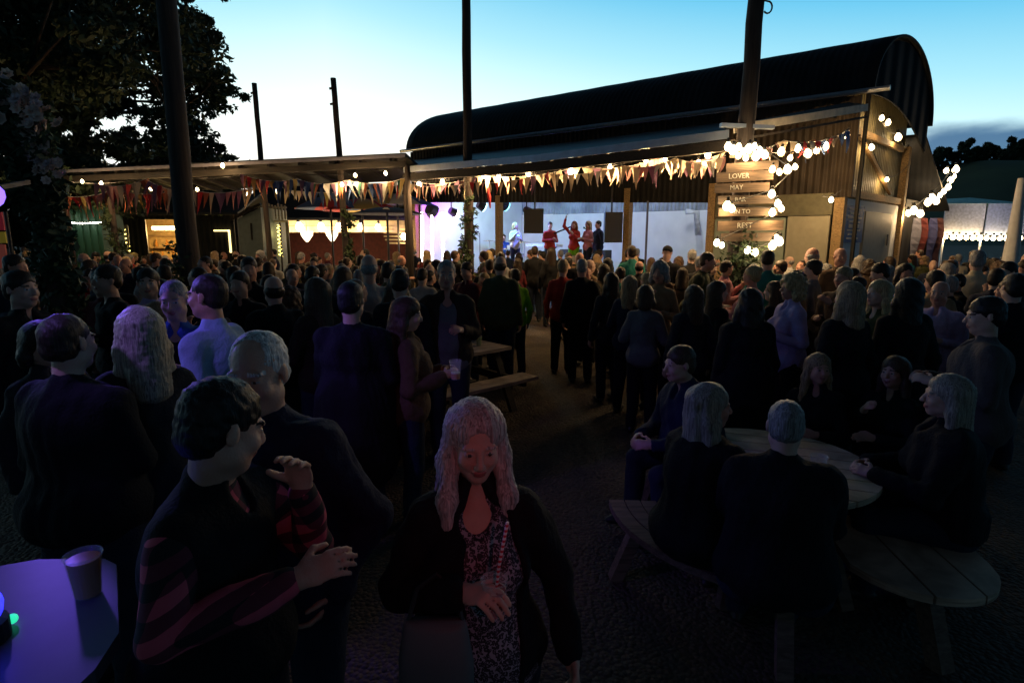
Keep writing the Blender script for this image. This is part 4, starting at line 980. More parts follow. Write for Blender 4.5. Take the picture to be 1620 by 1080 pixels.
parasol(628, 306, 20.4, 1.35, ['green', 'yellow', 'white', 'blue'], 'green and yellow parasol next to the barn end')
parasol(612, 327, 18.2, 1.15, ['navy'], 'low navy parasol with a small white emblem', .22, True)

lb = empty('lit_banner', at(4, 380, 6.5), 'red and yellow lit banner at the photo edge beyond the flower arch', 'banner')
for k, (y0, y1, cc) in enumerate(((335, 365, (.5, .03, .05)), (366, 385, (.5, .35, .03)), (386, 425, (.55, .12, .08)))):
    a = at(-25, y0, 6.5); b = at(8+3*k, y1, 6.5); m = MB(); m.box(((a.x+b.x)/2, 6.5, (a.z+b.z)/2), (b.x-a.x, .02, a.z-b.z-.01)); m.build('panel', emit('banner glow %d' % k, cc, .1, cc), lb)
for xx in (-25, 6): a = at(xx, 335, 6.53); m = MB(); m.tube([(a.x, 6.55, 0), (a.x, 6.55, a.z)], .02, 6); m.build('pole', SOCK, lb)
# ------------------------------------------------------------------ stage inside the barn
sgp = empty('stage', BP(10.2, 3.2, 0), 'low stage platform inside the barn', 'stage')
m = MB(); m.box(BP(10.2, 3.2, .42), (6.8, 3.7, .84), M=M3); m.build('platform', DTIMB, sgp)
m = MB(); m.box(BP(10.2, 3.2, .86), (6.8, 3.7, .04), M=M3); m.build('deck', mat('stage deck', (.2, .2, .22), .5), sgp)
def stage_lamp(px, py, Y, col, pw, label, r=.14, tgt=None, spot=None, es=14):
    p = at(px, py, Y); t = empty('stage_light', p, label, 'stage light', 'lamps over the stage')
    aim = (Vector(tgt)-p).normalized() if tgt is not None else Vector((0, -.6, -.8)).normalized()
    m = MB(); m.tube([p-aim*.26, p-aim*.02], [r*.75, r], 14); m.build('housing', SOCK, t)
    m = MB(); m.tube([p-aim*.02, p+aim*.015], [r*.92, r*.92], 14); m.build('lens', emit('lens %s' % label[:12], col, es), t)
    m = MB(); m.tube([p-aim*.2, p-aim*.2+Vector((0, 0, .45))], .02, 6); m.build('bracket', SOCK, t)
    light('lamp', 'SPOT' if spot else 'POINT', p+aim*.06, pw, col, t, radius=.08, target=(p+aim*3) if spot else None, spot=spot or 90)
mid = BP(10.4, 4.6, 1.4)
stage_lamp(686, 336, 20.5, (.42, .06, 1), 150, 'round violet stage lamp at the far left of the barn opening', .26, BP(13.4, 3, 1.5), es=6)
stage_lamp(721, 338, 20.9, (1, .92, .75), 28, 'small white stage lamp between the violet one and the straight pole', .16, BP(12, 4.8, 1.0), es=25)
stage_lamp(766, 328, 20.5, (.55, .95, 1), 160, 'pale cyan stage lamp right of the straight pole', .18, mid, es=5)
stage_lamp(801, 327, 20.1, (.2, .85, .9), 90, 'teal stage lamp left of the hanging loudspeaker', .18, mid, es=5)
stage_lamp(838, 336, 19.8, (.12, .18, 1), 200, 'deep blue stage lamp above the first loudspeaker', .15, BP(10.6, 5.1, 1.8), es=8)
assumed_flood = empty('floodlight', BP(9.5, 1.8, 4.6), 'assumed white floodlight under the barn roof', 'floodlight')  # fixtures not seen, assumed from the brightly lit wall
for u in (7.6, 11.4):
    p = BP(u, 1.9, 4.6); m = MB(); m.box(p, (.5, .3, .12), M=M3); m.build('housing', SOCK, assumed_flood); m = MB(); m.box(p-Vector((0, 0, .07)), (.42, .24, .02), M=M3); m.build('lens', emit('flood', (.8, .9, 1), 12), assumed_flood)
    light('lamp', 'SPOT', p-Vector((0, 0, .1)), 40 if u > 10 else 230, (.80, .90, 1), assumed_flood, radius=.15, target=BP(u, 5.2, 1.7), spot=150, blend=.8)
light('lamp', 'POINT', BP(5.2, 2.6, 4.4), 110, (.85, .93, 1), assumed_flood, radius=.2)  # added point light with no fixture of its own
# vertical light tubes
for i, px in enumerate((667, 683, 700)):
    p = at(px, 336, 20.3); q = at(px+1, 425, 20.3); t = empty('light_tube', q, ['upright white light tube at the edge of the barn opening', 'middle upright light tube on the stage', 'third upright light tube, nearest the straight pole'][i], 'light tube', 'upright light tubes on the stage')
    m = MB(); m.tube([p, q], .045, 8); m.build('tube', emit('tube glow', (1, .82, .80), 7), t); m = MB(); m.tube([q, q-Vector((0, 0, .35))], [.05, .14], 8); m.build('base', SOCK, t)
def speaker(px, py, Y, w, h, label, rz=0, stand=False):
    p = at(px, py, Y); t = empty('loudspeaker', p, label, 'loudspeaker', 'black loudspeakers in the barn')
    m = MB(); z = p.z; k = w/2; rzM = Matrix.Rotation(rz, 3, 'Z')
    vs = []
    for zz in (z-h/2, z+h/2):
        for x, y in ((-k, -.22), (k, -.22), (k*.6, .22), (-k*.6, .22)): v = rzM @ Vector((x, y, 0)); vs.append((p.x+v.x, p.y+v.y, zz))
    m.add(vs, [(3,2,1,0), (4,5,6,7), (0,1,5,4), (1,2,6,5), (2,3,7,6), (3,0,4,7)]); m.build('cabinet', mat('speaker black', (.02, .02, .022), .6), t)
    m = MB(); v = rzM @ Vector((0, -.235, 0)); m.box((p.x+v.x, p.y+v.y, z), (w*.88, .02, h*.92), rz); m.build('grille', mat('speaker grille', (.035, .035, .038), .4, .2, 200, .8, 300), t)
    m = MB()
    if stand: m.tube([(p.x, p.y, z-h/2), (p.x, p.y, 1.0)], .03, 8)
    else: m.tube([(p.x, p.y, z+h/2), (p.x, p.y, z+h/2+.9)], .025, 8)
    m.build('bracket', SOCK, t)
speaker(846, 350, 17.8, .60, .73, 'black loudspeaker hung over the stage front beside the blue lamp', -.2)
speaker(967, 360, 16.1, .50, .82, 'taller black loudspeaker hung next to the golden timber post', .15)
m = MB(); a = at(1025, 318, 15.5); m.tube([a, (a.x, a.y, 1.2)], .03, 8); m.build('lighting_pole', STEEL, label='thin dark pole standing in the white part of the barn opening', cat='pole', origin=(a.x, a.y, 1.2))
m = MB(); a = at(1102, 336, 19.6); b = at(1104, 372, 19.6); m.tube([a+Vector((-.35, 0, .02)), a, b], .10, 10); m.build('duct', mat('white duct', (.55, .56, .58), .5), barn, smooth=True)
# drum kit
dk = empty('drum_kit', BP(12, 2.6, .88), 'drum kit with bright cymbals at the back of the stage', 'drum kit')
DR = mat('drum shell', (.45, .42, .40), .3); CY = mat('cymbal brass', (.7, .55, .25), .25, metal=1)
for du, dv, z, r, h, ax in ((0, 0, 1.18, .30, .38, 1), (-.5, .1, 1.45, .2, .2, 0), (.5, .1, 1.45, .2, .2, 0), (.0, .25, 1.75, .16, .18, 0), (-.8, .3, 1.3, .22, .3, 0)):
    p = BP(12+du, 2.6+dv, z); m = MB(); d = Vv if ax else Vector((0, 0, 1)); m.tube([p-d*h/2, p+d*h/2], r, 18); m.build('drum', DR, dk)
for du, z, r in ((-.85, 1.95, .25), (.8, 2.0, .27), (.3, 2.15, .22)):
    p = BP(12+du, 2.6, z); m = MB(); m.lathe(p, [(.01, .03), (r*.3, .02), (r, 0), (r, -.006), (.01, .01)], 18); m.build('cymbal', CY, dk); m = MB(); m.tube([p, BP(12+du, 2.6, .9)], .015, 6); m.build('stand', GALV, dk)
# keyboards, amps and mic stands
for i, (u, v) in enumerate(((9.0, 4.0), (12.8, 3.6), (10.6, 4.5))):
    a = empty('amplifier', BP(u, v, .88), ['amplifier cabinet behind the singer', 'amplifier at the violet end of the stage', 'amplifier against the stage back wall'][i], 'amplifier', 'amplifiers on the stage')
    m = MB(); m.box(BP(u, v, 1.28), (.7, .4, .8), M=M3); m.build('cabinet', SOCK, a); m = MB(); m.box(BP(u, v-.21, 1.2), (.6, .02, .55), M=M3); m.build('grille', mat('silver grille', (.3, .3, .3), .5), a)
for i, (u, v) in enumerate(((8.4, 1.7), (9.6, 1.8), (7.8, 1.9), (12.4, 1.7))):
    a = empty('microphone_stand', BP(u, v, .88), 'slim microphone stand at the stage front', 'microphone stand', 'microphone stands at the stage front')
    m = MB(); m.tube([BP(u, v, .9), BP(u, v, 2.3)], .014, 6); m.tube([BP(u, v, 2.25), BP(u+.25, v-.1, 2.42)], .012, 6); m.build('pole', STEEL, a)
    m = MB(); m.sphere(BP(u+.27, v-.1, 2.44), .035); m.build('microphone', SOCK, a, smooth=True); m = MB(); m.lathe(BP(u, v, .885), [(.16, 0), (.16, .02), (.02, .03)], 12, True); m.build('base', SOCK, a)
# balloons / glints on stage: keyboard
kb = empty('keyboard', BP(10.2, 2.5, .88), 'keyboard on a stand with a white edge', 'keyboard'); m = MB(); m.box(BP(10.2, 2.5, 1.85), (1.3, .35, .1), M=M3); m.build('keys', mat('keyboard white', (.7, .7, .7), .4), kb)
m = MB(); m.bar(BP(9.7, 2.5, .9), BP(10.7, 2.5, 1.8), .04, .04); m.bar(BP(10.7, 2.52, .9), BP(9.7, 2.52, 1.8), .04, .04); m.build('stand', SOCK, kb)

# ------------------------------------------------------------------ flower arch at the left
fa = empty('flower_arch', (-3.6, 4.4, 0), 'ivy-clad arch leg with blush silk flowers climbing its top, lit violet', 'flower arch')
path = [at(102, 640, 4.4), at(92, 480, 4.4), at(62, 330, 4.4), at(48, 250, 4.4), at(20, 180, 4.4), at(-40, 130, 4.4), at(-160, 100, 4.5)]
path[0] = Vector((path[0].x+.05, 4.4, .0))
m = MB(); m.tube(path, [.08, .07, .06, .05, .05, .05, .05], 8); m.build('frame', BARK, fa, smooth=True)
rs = np.random.RandomState(5); cl = []
for i in range(len(path)-1):
    for k in range(9): p = path[i].lerp(path[i+1], k/9); cl.append(((p.x+rs.normal()*.05, p.y+rs.normal()*.05, p.z+rs.normal()*.03), .11+.06*rs.rand()))
m = MB(); leaves(m, cl, 300, .035, rs); m.build('ivy', IVY, fa)
def flower(m, c, r, rs):
    for ring, (n, tl, rr) in enumerate(((7, .35, 1.0), (5, .9, .7), (3, 1.3, .4))):
        for k in range(n):
            a = 6.283*k/n+ring*.5+rs.rand()*.2; d = np.array((math.cos(a), math.sin(a)))
            ax = rs_dir[0]; u = rs_dir[1]; w = rs_dir[2]
            D = u*d[0]+w*d[1]; tip = c+r*rr*(D*math.cos(tl)+ax*math.sin(tl)); s = np.cross(ax, D)*r*rr*.45; midp = c+r*rr*.55*(D*math.cos(tl*.7)+ax*math.sin(tl*.7))
            b = len(m.v); m.v += [tuple(c), tuple(midp+s), tuple(tip), tuple(midp-s)]; m.f += [(b, b+1, b+2, b+3)]; m.mi.append(0)
PET = mat('blush petals', (.70, .52, .42), .7, .25, 9); PET2 = mat('mauve petals', (.55, .42, .42), .7, .25, 9)
fp = [at(75, 272, 4.3), at(66, 245, 4.3), at(58, 205, 4.3), at(42, 178, 4.3), at(18, 152, 4.3), at(-10, 138, 4.3), at(-60, 120, 4.3)]
for i in range(len(fp)-1):
    for k in range(24):
        p = np.array(fp[i].lerp(fp[i+1], rs.rand()))+rs.normal(size=3)*np.array((.055, .05, .055)); ax = np.array((rs.normal()*.5, -1, rs.normal()*.5+.2)); ax /= np.linalg.norm(ax)
        u = np.cross(ax, (0, 0, 1.)); u /= np.linalg.norm(u); rs_dir = (ax, u, np.cross(ax, u)); m = MB(); flower(m, p, .034+.022*rs.rand(), rs); m.build('flower', PET if rs.rand() < .6 else PET2, fa)
# assumed violet wash lamps, on the arch and on an unseen stand, beacon at the frame edge
vl = empty('assumed_wash_light', at(-6, 335, 4.1), 'assumed violet wash lamp clamped to the flower arch', 'stage light')  # assumed source for the violet cast on the pole and hair
p = at(-16, 310, 3.6); tgt = Vector((-.4, 2.6, 1.3))
aim = (tgt-p).normalized(); m = MB(); m.tube([p-aim*.2, p], [.07, .09], 12); m.build('housing', SOCK, vl); m = MB(); m.tube([p, p+aim*.01], .08, 12); m.build('lens', emit('violet lens', (.25, .12, 1), 2), vl)
m = MB(); m.bar(p-aim*.1, p-aim*.1+Vector((-.1, .5, .1)), .03, .03); m.build('bracket', SOCK, vl)
light('lamp', 'SPOT', p+aim*.05, 70, (.20, .11, 1.0), vl, radius=.08, target=tgt, spot=88, blend=1.0)

v2 = empty('assumed_wash_light', (-2.55, 1.7, 0), 'assumed unseen violet wash lamp on a tall stand beside the tall pale table', 'stage light')  # lamp and stand added out of view, assumed from violet light on people
p = Vector((-2.55, 1.7, 2.9)); tgt = Vector((-1.35, 2.9, 1.5)); aim = (tgt-p).normalized()
m = MB(); m.tube([p-aim*.2, p], [.07, .09], 12); m.build('housing', SOCK, v2); m = MB(); m.tube([p, p+aim*.01], .08, 12); m.build('lens', emit('violet lens', (.25, .12, 1), 2), v2)
m = MB(); m.tube([(-2.55, 1.7, 0), (-2.55, 1.7, 2.85)], .02, 8); m.build('stand', SOCK, v2)
light('lamp', 'SPOT', p+aim*.05, 90, (.32, .20, 1.0), v2, radius=.08, target=tgt, spot=56, blend=1.0)
# ------------------------------------------------------------------ cups
PLAST = None
def clear_mat():
    m, t, b = nt('clear plastic'); b.inputs['Base Color'].default_value = (.9, .9, .92, 1); b.inputs['Roughness'].default_value = .12; b.inputs['Alpha'].default_value = .16; b.inputs['Specular IOR Level'].default_value = .7; return m
PLAST = clear_mat(); BEER = mat('lager', (.50, .17, .015), .15, .1, spec=.6); FOAM = mat('foam', (.7, .66, .55), .8, .1); RED = mat('red drink', (.30, .02, .03), .2, .1)
def cup(p, label, r=.042, h=.135, fill=.6, liq=BEER, straw=False, tilt=(0, 0), group=None):
    p = Vector(p); root = empty('plastic_cup', p, label, 'cup', group)
    m = MB(); m.lathe(p, [(r*.72, 0), (r*.74, .001), (r, h), (r*1.07, h+.002), (r*1.07, h-.004), (r*.98, h-.004), (r*.715, .004)], 24); m.add([p+Vector((r*.72*math.cos(k*.524), r*.72*math.sin(k*.524), .002)) for k in range(12)], [tuple(range(12))]); m.build('shell', PLAST, root, smooth=True)
    hf = h*fill*1.05; rf = r*(.72+.26*fill)*.96
    m = MB(); m.lathe(p, [(r*.70, .005), (rf, hf)], 20, True); m.build('drink', liq, root, smooth=False)
    m = MB(); m.lathe(p, [(rf, hf), (rf*1.01, hf+.008)], 20, True); m.build('foam', FOAM if liq is BEER and fill < .7 else liq, root)
    if straw:
        t = MB(); sm = MATS.get('striped straw')
        if sm is None:
            sm, tr, b = nt('striped straw'); MATS['striped straw'] = sm
            tc = tr.nodes.new('ShaderNodeTexCoord'); w = tr.nodes.new('ShaderNodeTexWave'); w.bands_direction = 'Z'; w.inputs['Scale'].default_value = 22; tr.links.new(tc.outputs['Object'], w.inputs['Vector'])
            cr = tr.nodes.new('ShaderNodeValToRGB'); cr.color_ramp.interpolation = 'CONSTANT'; cr.color_ramp.elements[0].color = (.6, .03, .05, 1); cr.color_ramp.elements[1].position = .5; cr.color_ramp.elements[1].color = (.8, .76, .76, 1)
            tr.links.new(w.outputs[0], cr.inputs[0]); tr.links.new(cr.outputs[0], b.inputs['Base Color'])
        t.tube([p+Vector((0, 0, .02)), p+Vector((.012, -.01, .14)), p+Vector((.034, -.02, .265))], .0042, 8); t.build('straw', sm, root, smooth=True)
    root.rotation_euler = (tilt[0], tilt[1], 0)
    return root

# ------------------------------------------------------------------ furniture
WDT = wood('weathered table', (.50, .38, .26), .7, (3, 3, 30)); WDD = wood('bench timber', (.14, .09, .06), .75, (3, 30, 30))
tc_ = Vector((1.57, 3.31, 0)); TR = .60; TZ = .76
rt = empty('round_picnic_table', tc_, 'round slatted picnic table with a clear cup of beer, people seated all round', 'table')
nS = 8; sw_ = 2*TR/nS
for i in range(nS):
    y0, y1 = -TR+i*sw_+.006, -TR+(i+1)*sw_-.006; ca, sa = math.cos(R(-20)), math.sin(R(-20)); poly = []
    for k in range(9): y = y0+(y1-y0)*k/8; poly.append((math.sqrt(max(0, TR*TR-y*y)), y))
    for k in range(8, -1, -1): y = y0+(y1-y0)*k/8; poly.append((-math.sqrt(max(0, TR*TR-y*y)), y))
    m = MB(); m.prism([(tc_.x+x*ca-y*sa, tc_.y+x*sa+y*ca) for x, y in poly], TZ-.035, TZ); m.build('slat', WDT, rt)
m = MB(); m.bar(tc_+Vector((-.5, .25, TZ-.06)), tc_+Vector((.5, -.25, TZ-.06)), .08, .05); m.bar(tc_+Vector((-.25, -.5, TZ-.06)), tc_+Vector((.25, .5, TZ-.06)), .08, .045); m.build('cross_brace', WDD, rt)
for k in range(4):
    a = R(45+90*k); d = Vector((math.cos(a), math.sin(a), 0)); m = MB(); m.bar(tc_+d*.28+Vector((0, 0, TZ-.07)), tc_+d*.5, .07, .07); m.build('leg', WDD, rt)
def arc_bench(a0, a1, r0, r1, z, slats=3, across=False):
    n = 14
    if not across:
        for s_ in range(slats):
            ra = r0+(r1-r0)*s_/slats+.004; rb_ = r0+(r1-r0)*(s_+1)/slats-.004; po = []
            for k in range(n+1):
                t = k/n; a = R(a0+(a1-a0)*t); po.append((tc_.x+rb_*math.cos(a), tc_.y+rb_*math.sin(a)))
            for k in range(n, -1, -1): a = R(a0+(a1-a0)*k/n); po.append((tc_.x+ra*math.cos(a), tc_.y+ra*math.sin(a)))
            m = MB(); o_ = len(m.v)
            for k in range(n): q = [po[k], po[k+1], po[2*n-k], po[2*n+1-k]]; m.prism(q, z-.04, z)
            m.build('bench_slat', WDD, rt)
    for a in (a0+8, a1-8):
        d = Vector((math.cos(R(a)), math.sin(R(a)), 0)); rm = (r0+r1)/2; m = MB(); m.bar(tc_+d*(rm-.05)+Vector((0, 0, z-.04)), tc_+d*(rm+.12), .075, .075); m.build('bench_leg', WDD, rt); m = MB(); m.bar(tc_+d*.30+Vector((0, 0, z-.07)), tc_+d*(rm+.06)+Vector((0, 0, z-.07)), .06, .06); m.build('bench_strut', WDD, rt)
arc_bench(176, 262, .66, .96, .47); arc_bench(15, 80, .80, 1.12, .47); arc_bench(92, 126, .80, 1.12, .47); arc_bench(-12, 8, .9, 1.2, .47)
# bench with rounded front end, three broad slats
zz = .47
for i in range(3):
    po = []; cx, cy, rr = 2.08, 2.72, .36
    x0, x1 = -rr+2*rr*i/3+.006, -rr+2*rr*(i+1)/3-.006
    for k in range(7): x = x0+(x1-x0)*k/6; po.append((cx+x, cy-math.sqrt(max(.0, rr*rr-x*x))))
    po += [(cx+x1+.10, cy+.45), (cx+x0+.10, cy+.45)]
    m = MB(); m.prism(po, zz-.04, zz); m.build('bench_slat', WDT, rt)
m = MB(); m.bar((2.08, 2.62, zz-.04), (2.12, 2.48, 0), .085, .085); m.build('bench_leg', WDD, rt); m = MB(); m.bar((2.2, 3.05, zz-.04), (2.35, 3.0, 0), .08, .08); m.build('bench_leg', WDD, rt)
cup(Vector((1.72, 3.02, TZ+.002)), 'half-full clear cup of beer on the round slatted table', .045, .14, .45)
# poseur table at the left edge
pt = empty('poseur_table', (-1.5, 1.45, 0), 'tall pale table with cut corners glowing blue-violet', 'table')
c4 = [atz(184, 892, 1.10), atz(188, 1000, 1.10), atz(150, 1058, 1.10), atz(105, 1100, 1.10), Vector((-1.35, .75, 1.1)), Vector((-2.0, .75, 1.1)), Vector((-2.15, 1.5, 1.1)), atz(-60, 905, 1.10), atz(60, 884, 1.10), atz(165, 883, 1.10)]
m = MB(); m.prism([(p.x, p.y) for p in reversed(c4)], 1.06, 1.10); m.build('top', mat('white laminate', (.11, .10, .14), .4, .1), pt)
m = MB(); m.tube([(-1.6, 1.2, 0), (-1.6, 1.2, 1.06)], .04, 10); m.lathe((-1.6, 1.2, 0), [(.3, 0), (.3, .02), (.05, .04)], 20, True); m.build('pedestal', STEEL, pt)
cp_ = atz(140, 940, 1.10); cup(cp_, 'brimming plastic cup of lager on the violet-lit tall table', .045, .125, .80)
dl = empty('party_light', atz(-30, 1015, 1.102), 'small party light glowing blue and green on the tall pale table', 'party light')
p = Vector(dl.location); m = MB(); m.lathe(p, [(.06, 0), (.06, .05), (.045, .06)], 16, True); m.build('base', SOCK, dl)
m = MB(); m.sphere(p+Vector((0, 0, .09)), .055, 14, 10); m.build('dome', emit('dome blue', (.02, .02, 1), 2.5), dl, smooth=True)
m = MB(); m.sphere(p+Vector((.02, .07, .014)), .013, 12, 8); m.build('dome', emit('dome green', (.02, .7, .35), 1.2), dl, smooth=True)
light('lamp', 'POINT', p+Vector((.03, -.0, .26)), 0.35, (.09, .03, 1), dl, radius=.05)
light('lamp', 'POINT', p+Vector((.07, .05, .20)), .004, (.1, 1, .5), dl, radius=.03)
rl = empty('assumed_wash_light', (.45, -1.0, 0), 'assumed unseen red wash lamp on a stand behind the camera', 'stage light')  # added behind the camera, assumed from the red light on faces
p = Vector((.45, -1.0, 2.7)); tg = Vector((.02, 1.6, 1.52)); aim = (tg-p).normalized()
m = MB(); m.tube([p-aim*.2, p], [.07, .09], 12); m.build('housing', SOCK, rl); m = MB(); m.tube([p, p+aim*.01], .08, 12); m.build('lens', emit('red lens', (1, .1, .1), 5), rl)
m = MB(); m.tube([(.45, -1.0, 0), (.45, -1.0, 2.65)], .02, 8); m.build('stand', SOCK, rl)
light('lamp', 'SPOT', p+aim*.05, 20, (1, .06, .06), rl, radius=.06, target=tg, spot=32, blend=1.0)
# pub bench in the middle
pb = empty('picnic_bench_table', (-.6, 6.6, 0), 'long picnic table with attached bench, a green glint at its end', 'table')
a = atz(690, 632, .46); b = atz(852, 595, .46); d = (b-a).normalized(); nrm = Vector((-d.y, d.x, 0))
for k in range(2): m = MB(); m.bar(a+nrm*(.07+.15*k)-Vector((0, 0, .02)), b+nrm*(.07+.15*k)-Vector((0, 0, .02)), .14, .04); m.build('bench_slat', WDT, pb)
for k in range(5): m = MB(); m.bar(a+nrm*(.55+.15*k)+Vector((0, 0, .28)), b+nrm*(.55+.15*k)+Vector((0, 0, .28)), .14, .04); m.build('table_slat', WDT, pb)
for q in (a.lerp(b, .12), a.lerp(b, .88)):
    m = MB(); m.bar(q+nrm*.6+Vector((0, 0, .25)), q+nrm*.25-Vector((0, 0, .46)), .09, .05); m.bar(q+nrm*1.1+Vector((0, 0, .25)), q+nrm*1.5-Vector((0, 0, .46)), .09, .05); m.bar(q+nrm*.05-Vector((0, 0, .06)), q+nrm*1.6-Vector((0, 0, .06)), .05, .09); m.build('leg', DTIMB, pb)
cup(a.lerp(b, .82)+nrm*.8+Vector((0, 0, .30)), 'cup glowing faintly green on the picnic table end', liq=mat('green drink', (.25, .4, .08), .2), fill=.7)
# high table with red drinks
hq = atz(1130, 520, 1.05); ht = empty('high_table', (hq.x, hq.y, 0), 'small high table with a pink-lit top and red drinks', 'table')
m = MB(); m.box(hq-Vector((0, -.15, .02)), (.6, .6, .04), rz=.3); m.build('top', mat('pale top', (.55, .48, .45), .4), ht); m = MB(); m.tube([(hq.x, hq.y+.15, 0), (hq.x, hq.y+.15, 1.02)], .035, 8); m.build('pedestal', STEEL, ht)
for i, dx in enumerate((-.09, .03, .12)): cup(hq+Vector((dx, .0+.06*i, .002)), ['plastic cup of red drink on the high table, first from the aisle', 'plastic cup of red drink in the middle of the high table', 'plastic cup of red drink on the high table nearest the black-coated back'][i], liq=RED, fill=.75, group='red drinks on the high table')

# ------------------------------------------------------------------ particular people
def plaid():
    m, t, b = nt('red plaid'); N = t.nodes.new; L = t.links.new; tc = N('ShaderNodeTexCoord'); s = N('ShaderNodeSeparateXYZ'); L(tc.outputs['Object'], s.inputs[0])
    outs = []
    for i, ax in enumerate(((.75, .75, .0), (0, 0, 0), (-.3, .3, 1))):
        dt = N('ShaderNodeVectorMath'); dt.operation = 'DOT_PRODUCT'; dt.inputs[1].default_value = ax; L(tc.outputs['Object'], dt.inputs[0]); k = N('ShaderNodeMath'); k.operation = 'MULTIPLY'; k.inputs[1].default_value = 2*math.pi/.07; L(dt.outputs['Value'], k.inputs[0])
        q = N('ShaderNodeMath'); q.operation = 'SINE'; L(k.outputs[0], q.inputs[0]); r = N('ShaderNodeMath'); r.operation = 'GREATER_THAN'; r.inputs[1].default_value = 0; L(q.outputs[0], r.inputs[0]); outs.append(r)
    ad = N('ShaderNodeMath'); ad.operation = 'ADD'; L(outs[0].outputs[0], ad.inputs[0]); L(outs[2].outputs[0], ad.inputs[1])
    dv = N('ShaderNodeMath'); dv.operation = 'MULTIPLY'; dv.inputs[1].default_value = .5; L(ad.outputs[0], dv.inputs[0])
    cr = N('ShaderNodeValToRGB'); cr.color_ramp.interpolation = 'CONSTANT'; e = cr.color_ramp.elements; e[0].color = (.012, .01, .014, 1); e[1].position = .75; e[1].color = (.62, .09, .14, 1); k = e.new(.3); k.color = (.13, .02, .04, 1)
    L(dv.outputs[0], cr.inputs[0]); L(cr.outputs[0], b.inputs['Base Color']); b.inputs['Roughness'].default_value = .9; return m
def leopard():
    m, t, b = nt('leopard print'); N = t.nodes.new; L = t.links.new; tc = N('ShaderNodeTexCoord')
    no = N('ShaderNodeTexNoise'); no.inputs['Scale'].default_value = 45; L(tc.outputs['Object'], no.inputs['Vector']); mv = N('ShaderNodeMix'); mv.data_type = 'VECTOR'; mv.inputs['Factor'].default_value = .025
    L(tc.outputs['Object'], mv.inputs['A']); L(no.outputs['Color'], mv.inputs['B'])
    v = N('ShaderNodeTexVoronoi'); v.inputs['Scale'].default_value = 105; L(mv.outputs['Result'], v.inputs['Vector'])
    cr = N('ShaderNodeValToRGB'); cr.color_ramp.interpolation = 'CONSTANT'; e = cr.color_ramp.elements; e[0].color = (.22, .19, .23, 1); e[1].position = .62; e[1].color = (.36, .33, .38, 1); k = e.new(.26); k.color = (.015, .01, .02, 1)
    L(v.outputs['Distance'], cr.inputs[0]); L(cr.outputs[0], b.inputs['Base Color']); b.inputs['Roughness'].default_value = .6; return m
PLAID = plaid(); LEO = leopard()
PEOPLE = []
def P(px, py, Y, face, label, group=None, sit=False, z=0.0, dh=0.0, **kw):
    top = at(px, py, Y); x = top.x
    lean = kw.get('lean', 0); 
    Hh = top.z-z+(.40 if sit else 0)+(.75*(1-math.cos(lean)))
    hair = kw.get('hair', 'short'); Hh -= {'curly': .03, 'wavy': .01}.get(hair, .0)
    Hh = min(max(Hh, 1.50), 1.95)+dh; kw['H'] = Hh
    kw.setdefault('h', .0085 if Y < 3.4 else .0115 if Y < 6 else .0145); kw.setdefault('seed', len(PEOPLE)); kw['sit'] = sit
    body, hands, hc = build_person(**kw)
    # put the head, not the feet, under the pixel
    ca, sa = math.cos(R(face)), math.sin(R(face)); hx, hy = hc.x*ca-hc.y*sa, hc.x*sa+hc.y*ca
    put(body, x-hx*.85, Y-hy*.85, face, z, label, group)
    Mw = Matrix.Translation(body.location) @ Matrix.Rotation(R(face), 4, 'Z')
    PEOPLE.append((body.location.x, body.location.y, .26 if not sit else .4))
    return body, [Mw @ h_ for h_ in hands]
g_fg = 'people standing close by'; g_seat = 'people seated at the round table'; g_l = 'people standing before the bar'; g_r = 'people standing before the barn gable'
lady, lh = P(752, 641, 1.56, 4, 'grey-blonde woman in black jacket over a leopard-print top, holding a drink with striped straw', g_fg, fem=True, g=1.15, hair='long', haircol='silver', topstyle='open', top='black', inner=LEO, cut=(.05, .10),
             arms=(((.27, .05, 1.14), (.30, -.06, .92)), ((.25, -.04, 1.16), (.035, -.25, 1.28))), h=.0052, hyaw=.14, hpitch=.22, skin=1, curl=.9, hairscale=1.04)
hnd = lh[1]; cup(hnd+Vector((.030, .012, -.065)), 'small cup with a red and white striped straw in the blonde woman\'s hand', .033, .10, .6, liq=RED, straw=True)
hb = MB(); q = at(690, 1045, 1.33)
for k, (zz_, w_, d_) in enumerate(((-.16, .095, .045), (-.15, .10, .055), (0, .10, .05), (.10, .085, .03), (.12, .08, .02))):
    for j in range(16): a = 6.283*j/16; hb.v.append((q.x+w_*abs(math.cos(a))**.6*(1 if math.cos(a) > 0 else -1), q.y+d_*math.sin(a), q.z+zz_))
hb.f = [(k*16+j, k*16+(j+1) % 16, (k+1)*16+(j+1) % 16, (k+1)*16+j) for k in range(4) for j in range(16)]+[tuple(range(15, -1, -1)), tuple(range(64, 80))]; hb.mi = [0]*len(hb.f)
bag = empty('handbag', (q.x, q.y, q.z-.16), 'pale grey handbag hanging at the blonde woman\'s side', 'handbag'); hb.build('pouch', mat('pale leather', (.12, .12, .12), .6, .1), bag, smooth=True)
m = MB(); m.tube([q+Vector((-.075, 0, .1)), q+Vector((-.05, .03, .19)), q+Vector((0, .05, .22)), q+Vector((.05, .03, .19)), q+Vector((.075, 0, .1))], .007, 6); m.build('strap', SHOE, bag)
P(338, 606, 1.38, 84, 'dark-haired person in a black body warmer over red plaid sleeves, hand raised to chin', g_fg, hair='short', haircol='black', topstyle='shirt', topmat=PLAID, vest='black', g=1.12,
  arms=(((.17, -.20, 1.24), (.08, -.19, 1.47)), ((.23, -.03, 1.21), (.09, -.27, 1.32))), h=.007, hpitch=.25, hyaw=1.0, lean=.14, hairscale=.5)
